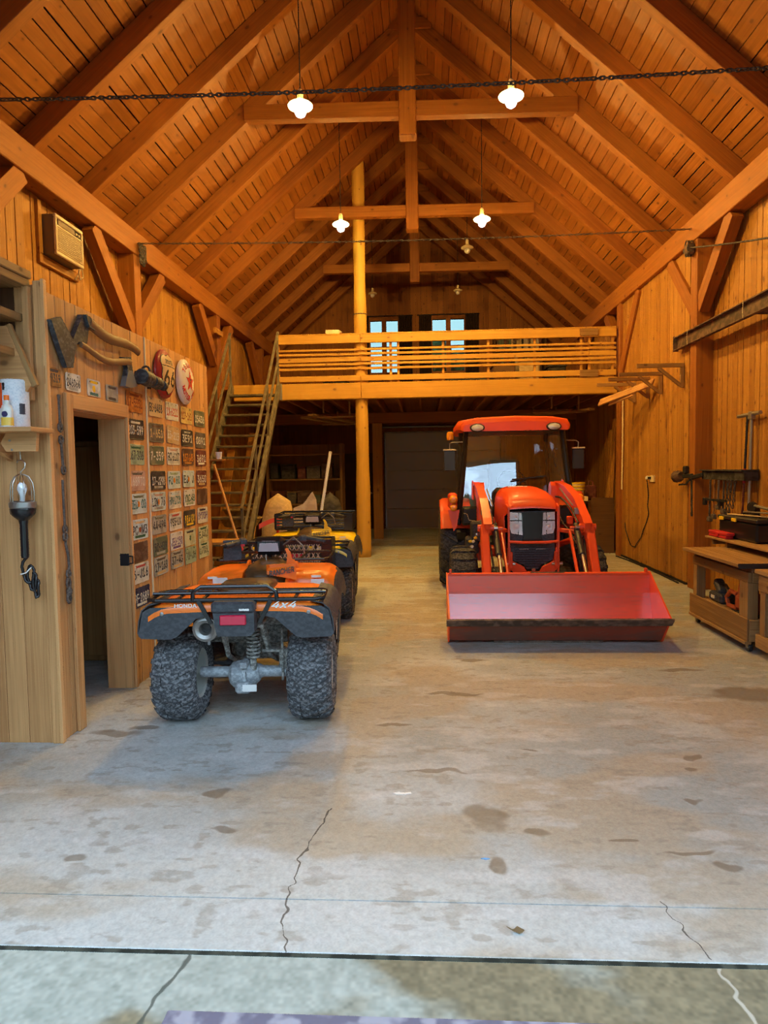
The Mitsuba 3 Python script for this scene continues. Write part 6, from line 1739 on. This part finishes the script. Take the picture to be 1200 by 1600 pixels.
chn = MB().box((3.455, 5.4, 3.165), (3.465, 9.72, 3.335), grain=1).box((3.405, 5.4, 3.325), (3.455, 9.72, 3.338), grain=1).box((3.405, 5.4, 3.162), (3.455, 9.72, 3.175), grain=1)
put(cb, chn, 'rusty_steel')
part(cb, 'end_plate', MB().box((3.40, 9.72, 3.15), (3.47, 9.735, 3.35)), 'rusty_steel')
for y_ in (9.22, 7.66, 6.2):
    part(cb, 'hanger_wire', MB().tube([(3.40, y_, 3.345), (3.395, y_, 3.25), (3.40, y_, 3.16)], .004, 5), 'cream', True)
    part(cb, 'support', MB().box((3.465, y_ - .03, 3.20), (3.67, y_ + .03, 3.25), b=.004), 'rusty_steel')
ot = thing('wall_outlet', 'double socket box with a plug in it on the right wall', 'outlet')
put(ot, MB().box((3.485, 10.76, 1.36), (3.515, 10.92, 1.46), b=.004), 'cream')
part(ot, 'plug', MB().box((3.45, 10.86, 1.40), (3.485, 10.92, 1.44), b=.006), 'black')
part(ot, 'plug', MB().box((3.44, 10.93, 1.395), (3.51, 11.0, 1.45), b=.01), 'white')
part(ot, 'power_cord', MB().tube([(3.455, 10.97, 1.42), (3.48, 11.03, 1.36), (3.505, 11.04, 1.15), (3.505, 11.08, .98), (3.505, 11.02, .86), (3.505, 11.12, .72), (3.505, 11.30, .56), (3.505, 11.40, .44), (3.505, 11.62, .33), (3.505, 11.72, .25), (3.505, 11.95, .26), (3.505, 12.1, .36), (3.505, 12.28, .52), (3.505, 12.30, .62)], .007, 6), 'black', smooth=True)
solo('conduit', 'thin pale conduit running down the edge of the right wall beside the loft post', 'conduit', MB().tube([(3.485, 12.40, 2.85), (3.487, 12.40, 2.0), (3.49, 12.43, 1.55), (3.49, 12.44, 1.2)], .014, 8), 'cream', smooth=40)
solo('floor_cable', 'black cable lying along the foot of the right wall', 'cable', MB().tube([(3.40, 12.45, .012), (3.44, 11.9, .012), (3.46, 11.0, .012), (3.455, 10.2, .012), (3.44, 9.55, .012)], .012, 6), 'black', smooth=True)
jb = thing('switch_box', 'small wooden framed box with a dark switch at the right edge of the wall', 'switch')
put(jb, MB().box((3.64, 7.05, 1.30), (3.668, 7.32, 1.58), b=.004), 'pine', uv=True)
part(jb, 'socket', MB().lathe([(0, -.03), (.05, -.025), (.055, .0)], (3.64, 7.20, 1.44), (1, 0, 0), 14), 'black', 40)

# tool rail and what hangs on it
tr_ = thing('tool_rail', 'dark board rail with hooks carrying hand tools on the right wall', 'tool rail')
put(tr_, MB().box((3.50, 7.80, 1.43), (3.66, 8.95, 1.535), b=.004, grain=1), 'dark_stuff')
part(tr_, 'top_plate', MB().box((3.47, 7.79, 1.536), (3.66, 8.96, 1.552), grain=1), 'dark_stuff')
r_ = random.Random(3)
for k, (y_, L, m, nm) in enumerate(((8.62, .46, 'old_iron', 'wrench'), (8.50, .42, 'plate_rust_orange', 'hammer'), (8.38, .30, 'steel', 'pliers'), (8.24, .34, 'old_iron', 'file'))):
    t = thing(nm, ('long iron wrench hanging from the left part of the tool rail', 'hammer with a rusty handle hanging from the tool rail', 'steel pliers hanging from the middle of the tool rail', 'old iron file hanging next to the chain on the tool rail')[k], 'tool')
    put(t, MB().bar((3.475, y_, 1.43), (3.475, y_ + .02, 1.43 - L), .022, .012, up=(0, 1, 0), b=.003), m)
    part(t, 'head', MB().box((3.455, y_ - .03, 1.43 - L - .05), (3.495, y_ + .06, 1.43 - L + .01), b=.008), 'old_iron')
for k, (y_, zb) in enumerate(((8.10, .92), (8.02, 1.0), (7.92, 1.12))):
    chain('chain_bundle', f'length of chain hanging from the tool rail, {("longest and darkest", "middle", "shortest and brightest")[k]} of three', sag((3.46, y_, 1.43), (3.45, y_ + .03, zb), 0), .032, s=.85)
cl = thing('bar_clamp', 'black bar clamp sticking out sideways below the tool rail', 'clamp')
put(cl, MB().bar((3.44, 8.72, 1.19), (3.44, 8.10, 1.195), .014, .03, b=.003), 'black')
part(cl, 'jaw', MB().box((3.42, 8.66, 1.12), (3.46, 8.72, 1.21), b=.006).box((3.42, 8.24, 1.13), (3.46, 8.29, 1.21), b=.006), 'black')
lv = thing('spot_lamp', 'black work lamp clamped to the right post at rail height', 'lamp')
put(lv, MB().lathe([(0, 0), (.05, .0), (.075, .05), (.08, .12), (.07, .125), (.03, .03), (0, .03)], (3.42, 9.42, 1.47), (-.2, .9, -.1), 18), 'rusty_steel', smooth=35)
part(lv, 'clamp', MB().box((3.42, 9.12, 1.44), (3.47, 9.40, 1.50), b=.01).box((3.40, 9.26, 1.5), (3.46, 9.34, 1.60), b=.012), 'black')
part(lv, 'handle', MB().tube([(3.42, 9.5, 1.35), (3.43, 9.3, 1.36), (3.44, 9.18, 1.42)], .012, 8), 'black', True)
part(lv, 'bracket', MB().bar((3.44, 9.13, 1.45), (3.50, 8.90, 1.49), .05, .05, b=.01), 'black')
lp2 = thing('strap', 'dark leather strap hanging from the lamp on the right post', 'strap')
put(lp2, MB().bar((3.455, 9.17, 1.44), (3.458, 9.15, .98), .05, .008, up=(1, 0, 0)), 'dark_stuff')
part(lp2, 'buckle', MB().box((3.45, 9.12, .95), (3.465, 9.18, 1.0), b=.004), 'dark_stuff')
tp1 = thing('post_driver', 'tall pale steel T handled tool standing against the right wall', 'tool')
put(tp1, MB().tube([(3.60, 7.86, 2.16), (3.57, 7.83, .86)], .019, 10), 'steel', smooth=40)
part(tp1, 'cross_handle', MB().tube([(3.60, 7.66, 2.165), (3.60, 8.18, 2.155)], .022, 10), 'steel', 40)
part(tp1, 'grip_block', MB().box((3.57, 7.82, 2.10), (3.63, 7.90, 2.19), b=.01), 'steel')
tp2 = thing('hoe', 'dark tool handle with a red middle leaning beside the T handled tool', 'tool')
put(tp2, MB().tube([(3.60, 7.96, 2.14), (3.585, 7.97, 1.55)], .014, 8), 'black', smooth=True)
part(tp2, 'red_sleeve', MB().tube([(3.585, 7.97, 1.56), (3.58, 7.975, 1.40)], .018, 8), 'red_plastic', True)
part(tp2, 'lower_shaft', MB().tube([(3.58, 7.975, 1.41), (3.565, 7.98, .87)], .014, 8), 'plate_maroon', True)

# ---------------------------------------------------------------- benches
bn = thing('workbench', 'worn plywood workbench on casters against the right wall', 'workbench')
put(bn, MB().box((2.65, 5.99, .738), (3.60, 7.25, .770), b=.004, grain=1), 'bench_wood', uv=True)
part(bn, 'edge_strip', MB().box((2.652, 5.975, .730), (3.60, 5.989, .772), grain=0), 'black')
part(bn, 'apron', MB().box((2.75, 6.02, .60), (2.79, 7.24, .69), b=.004, grain=1), 'bench_wood', uv=True)
part(bn, 'apron', MB().box((2.79, 6.02, .60), (3.58, 6.06, .736), b=.004, grain=0), 'bench_wood', uv=True)
part(bn, 'top_rail', MB().box((2.77, 6.0, .69), (2.81, 7.25, .737), b=.004, grain=1), 'dark_wood', uv=True)
for x in (2.755, 3.50):
    for y_ in (6.03, 7.14):
        part(bn, 'leg', MB().box((x, y_, .10), (x + .09, y_ + (.16 if y_ < 6.5 else .09), .60), b=.004, grain=2), 'bench_wood', uv=True)
part(bn, 'lower_board', MB().box((2.735, 5.99, .10), (2.752, 7.27, .295), b=.004, grain=1), 'bench_wood', uv=True)
part(bn, 'lower_board', MB().box((2.753, 5.985, .10), (3.58, 6.02, .285), b=.004, grain=0), 'bench_wood', uv=True)
part(bn, 'bottom_shelf', MB().box((2.755, 6.03, .24), (3.58, 7.25, .262), b=.003, grain=1), 'bench_wood', uv=True)
part(bn, 'skid', MB().box((2.72, 6.0, .072), (2.78, 7.25, .10), b=.004, grain=1), 'bench_wood', uv=True)
for x in (2.79, 3.50):
    for y_ in (6.06, 7.18):
        ck = part(bn, 'caster', MB().lathe([(0, -.016), (.032, -.016), (.036, -.01), (.036, .01), (.032, .016), (0, .016)], (x, y_, .036), (1, 0, 0), 18), 'black', 40)
        part(ck, 'fork', MB().box((x - .024, y_ - .02, .03), (x - .018, y_ + .02, .072)).box((x + .018, y_ - .02, .03), (x + .024, y_ + .02, .072)), 'steel')
rs = thing('bench_riser', 'low plank riser shelf standing on the back of the workbench', 'shelf')
put(rs, MB().box((3.02, 5.7, .832), (3.62, 7.62, .852), b=.003, grain=1), 'bench_wood', uv=True)
for y_ in (7.52, 7.18, 6.3):
    part(rs, 'support', MB().box((3.06, y_ - .02, .771), (3.60, y_ + .02, .832), grain=0), 'bench_wood', uv=True)
part(rs, 'back_rail', MB().box((3.30, 5.7, .771), (3.33, 7.15, .832), grain=1), 'dark_wood', uv=True)
tbx = thing('tool_box', 'black plastic tool box with yellow latches on the riser shelf', 'tool box')
put(tbx, MB().box((3.14, 6.72, .853), (3.42, 7.56, 1.045), b=.02, grain=1), 'black_gloss')
part(tbx, 'lid', MB().box((3.13, 6.70, 1.046), (3.43, 7.58, 1.085), b=.014), 'black')
for y_ in (7.46, 7.17):
    part(tbx, 'latch', MB().box((3.118, y_ - .05, 1.035), (3.131, y_ + .05, 1.07), b=.004), 'yellow_plastic')
part(tbx, 'handle', MB().tube([(3.28, 6.95, 1.085), (3.28, 6.98, 1.12), (3.28, 7.28, 1.12), (3.28, 7.31, 1.085)], .012, 8), 'black', True)
for k, (y_, L) in enumerate(((7.45, .7), (7.2, .5))):
    solo('tool_on_box', ('long pale strip lying on top of the black tool box', 'bent steel strip lying on top of the black tool box')[k], 'tool', MB().bar((3.20 + .05 * k, y_, 1.092 + .04 * k), (3.30 - .03 * k, y_ - L, 1.105 + .04 * k), .05, .012, b=.003), ('canvas_tan', 'steel')[k])
wh = thing('axle_cart', 'steel bar with two small black wheels lying behind the tool box', 'wheels')
put(wh, MB().tube([(3.45, 7.46, 1.18), (3.45, 7.02, 1.15)], .016, 8), 'steel', smooth=40)
for y_ in (7.46, 7.0):
    part(wh, 'wheel', MB().lathe([(0, -.02), (.05, -.02), (.058, -.01), (.058, .01), (.05, .02), (0, .02)], (3.44, y_, 1.16), (.9, .5, 0), 18), 'black', 40)
part(wh, 'bracket', MB().box((3.46, 7.0, .853), (3.50, 7.05, 1.16)).box((3.46, 7.42, .853), (3.50, 7.46, 1.16)), 'black')
rc_ = thing('red_case', 'flat red plastic case on the end of the riser shelf', 'case')
put(rc_, MB().box((3.05, 7.18, .853), (3.13, 7.60, .884), b=.008), 'red_plastic')
part(rc_, 'lid', MB().box((3.045, 7.15, .886), (3.132, 7.60, .918), b=.01), 'red_plastic')
part(rc_, 'catch', MB().box((3.038, 7.34, .870), (3.046, 7.40, .905), b=.002), 'red_plastic')
# the saw and the bag under the bench
flat('saw_orange', (0.40, 0.085, 0.03), 0.4)
cs = thing('chainsaw', 'orange and black chainsaw on the bottom shelf of the workbench', 'chainsaw')
put(cs, MB().box((2.84, 6.22, .272), (3.06, 6.50, .44), b=.04).lathe([(0, -.07), (.09, -.06), (.10, .0), (.08, .05), (0, .06)], (2.90, 6.32, .47), (1, 0, 0), 18), 'saw_orange', smooth=35)
part(cs, 'rear_handle', MB().tube([(2.87, 6.48, .42), (2.86, 6.60, .43), (2.86, 6.68, .36), (2.86, 6.64, .29), (2.87, 6.48, .285)], .022, 8), 'saw_orange', 40)
part(cs, 'front_handle', MB().tube([(2.85, 6.30, .42), (2.84, 6.34, .56), (2.95, 6.34, .60), (3.05, 6.34, .55), (3.06, 6.30, .42)], .015, 8), 'black', 40)
part(cs, 'cover_screw', MB().lathe([(0, -.012), (.025, -.012), (.028, 0)], (2.832, 6.28, .40), (1, 0, 0), 12), 'white')
part(cs, 'base', MB().box((2.84, 6.16, .263), (3.05, 6.54, .275), b=.004), 'black')
bg = thing('power_tool', 'black cordless tool lying beside the chainsaw under the bench', 'tool')
put(bg, MB().box((2.84, 6.78, .263), (3.02, 7.06, .36), b=.03).bar((2.9, 6.85, .36), (2.93, 7.05, .45), .09, .08, b=.025), 'black_plastic')
part(bg, 'handle', MB().tube([(2.88, 6.74, .30), (2.87, 6.66, .36), (2.88, 6.70, .42), (2.92, 6.86, .44)], .018, 8), 'black', 40)
part(bg, 'sticker', MB().box((2.832, 6.90, .30), (2.839, 6.98, .33)), 'ink_white')
b2 = thing('workbench', 'second low rolling bench cut off by the right edge of the picture', 'workbench')
put(b2, MB().box((2.76, 4.6, .70), (3.60, 5.93, .735), b=.004, grain=1), 'bench_wood', uv=True)
part(b2, 'apron', MB().box((2.78, 4.62, .555), (2.82, 5.90, .699), b=.004, grain=1), 'bench_wood', uv=True)
for y_ in (4.66, 5.80):
    for x in (2.79, 3.48):
        part(b2, 'leg', MB().box((x, y_, .18), (x + .08, y_ + .09, .555), b=.004, grain=2), 'bench_wood', uv=True)
part(b2, 'lower_board', MB().box((2.77, 4.62, .075), (2.81, 5.92, .185), b=.004, grain=1), 'bench_wood', uv=True)
part(b2, 'bottom_shelf', MB().box((2.811, 4.64, .12), (3.56, 5.9, .14), grain=1), 'bench_wood', uv=True)
for x in (2.85, 3.5):
    for y_ in (4.8, 5.72):
        part(b2, 'caster', MB().lathe([(0, -.02), (.033, -.02), (.037, 0), (.033, .02), (0, .02)], (x, y_, .037), (1, 0, 0), 16).box((x - .025, y_ - .03, .03), (x + .025, y_ + .03, .075), b=.006), 'black', 40)
speck('grinder_grey', (0.20, 0.22, 0.20), (0.30, 0.32, 0.30), 0.5, 30.0)
solo('gas_cylinder', 'grey green round tank standing inside the second bench', 'tank', MB().lathe([(0, 0), (.17, .0), (.20, .03), (.20, .30), (.15, .37), (.05, .40), (0, .40)], (3.12, 5.45, .141), n=28), 'grinder_grey', smooth=35)
# odds and ends on the floor
solo('paper_scrap', 'small torn white scrap of paper lying on the floor', 'scrap', MB().prism([(-.04, 0), (-.01, .012), (.01, .004), (.05, .012), (.055, -.004), (.015, -.012), (-.02, -.014)], .002, (-.135, 3.36, .0005)), 'white')
solo('blue_chip', 'tiny blue chip lying on the concrete floor', 'chip', MB().prism([(-.018, 0), (0, .006), (.02, .0), (.004, -.007)], .002, (.235, 2.79, .0005)), 'blue_paint')
flat('blue_paint', (0.10, 0.32, 0.62), 0.5)
mt = solo('door_mat', 'worn purple grey rubber mat lying on the driveway at the bottom edge', 'mat', MB().box((-0.79, 1.12, -.01), (0.79, 1.945, .004), b=.006, grain=0), 'mat_rubber')
speck('mat_rubber', (0.13, 0.12, 0.17), (0.30, 0.29, 0.34), 0.8, 22.0)
lf_ = solo('leaf', 'small dry brown leaf on the apron', 'leaf', MB().grid(np.array([[(0.30 + .012 * a + .02 * b, 2.335 + .012 * b * b - .01 * a, .003 + .006 * abs(b)) for b in (-1, -.5, 0, .5, 1)] for a in (-1, 0, 1)]), .0008), 'dry_leaf')
flat('dry_leaf', (0.14, 0.09, 0.04), 0.8)

# ---------------------------------------------------------------- trees outside the front opening and behind the windows
def tree(x, y, h, r, label, seed):
    t = thing('tree', label, 'tree')
    g = np.random.default_rng(seed)
    put(t, MB().tube([(x, y, -0.2), (x + .1, y, h * .35), (x, y + .1, h * .8)], [h * .025, h * .02, h * .008], 8), 'bark', smooth=True)
    crown = MB()
    base = trimesh.creation.icosphere(subdivisions=3)
    for k in range(26):
        a = g.uniform(0, 2 * np.pi)
        zz = g.uniform(.06, .92)
        rr = r * (1.15 - .75 * abs(zz - .5)) * g.uniform(.25, .75)
        c = np.array([x + rr * math.cos(a), y + rr * math.sin(a), h * zz])
        v = np.asarray(base.vertices)
        d = meshkit.fbm(v * 3.5 + k * 7.1 + seed, 4, seed) - .5
        v = v * (1 + 1.1 * d[:, None]) * r * g.uniform(.38, .55)
        crown.add(v + c, base.faces)
    part(t, 'crown', crown, 'foliage')


for k, (x, y, h, r) in enumerate(((-17, -14, 12, 3.4), (-10.6, -16, 10.8, 2.9), (-5.2, -18, 9.6, 2.6), (-0.2, -18.5, 8.4, 2.4), (4.5, -19, 7.8, 2.3), (9.0, -19, 7.6, 2.3), (14, -17, 9.0, 2.7), (19.5, -14, 10, 2.9))):
    tree(x, y, h, r, 'leafy green tree beyond the driveway, mirrored in the windscreen', 40 + k)
for k, (x, y, h, r) in enumerate(((-5.6, 34, 5.6, 2.0), (1.6, 40, 9.0, 2.4), (4.4, 48, 8.6, 2.8))):
    tree(x, y, h, r, f'green tree outside, seen through the loft windows', 70 + k)
for k in labels:
    if k.startswith('tree'):
        labels[k]['group'] = 'trees in front of the barn' if 'driveway' in labels[k]['label'] else 'trees behind the barn'
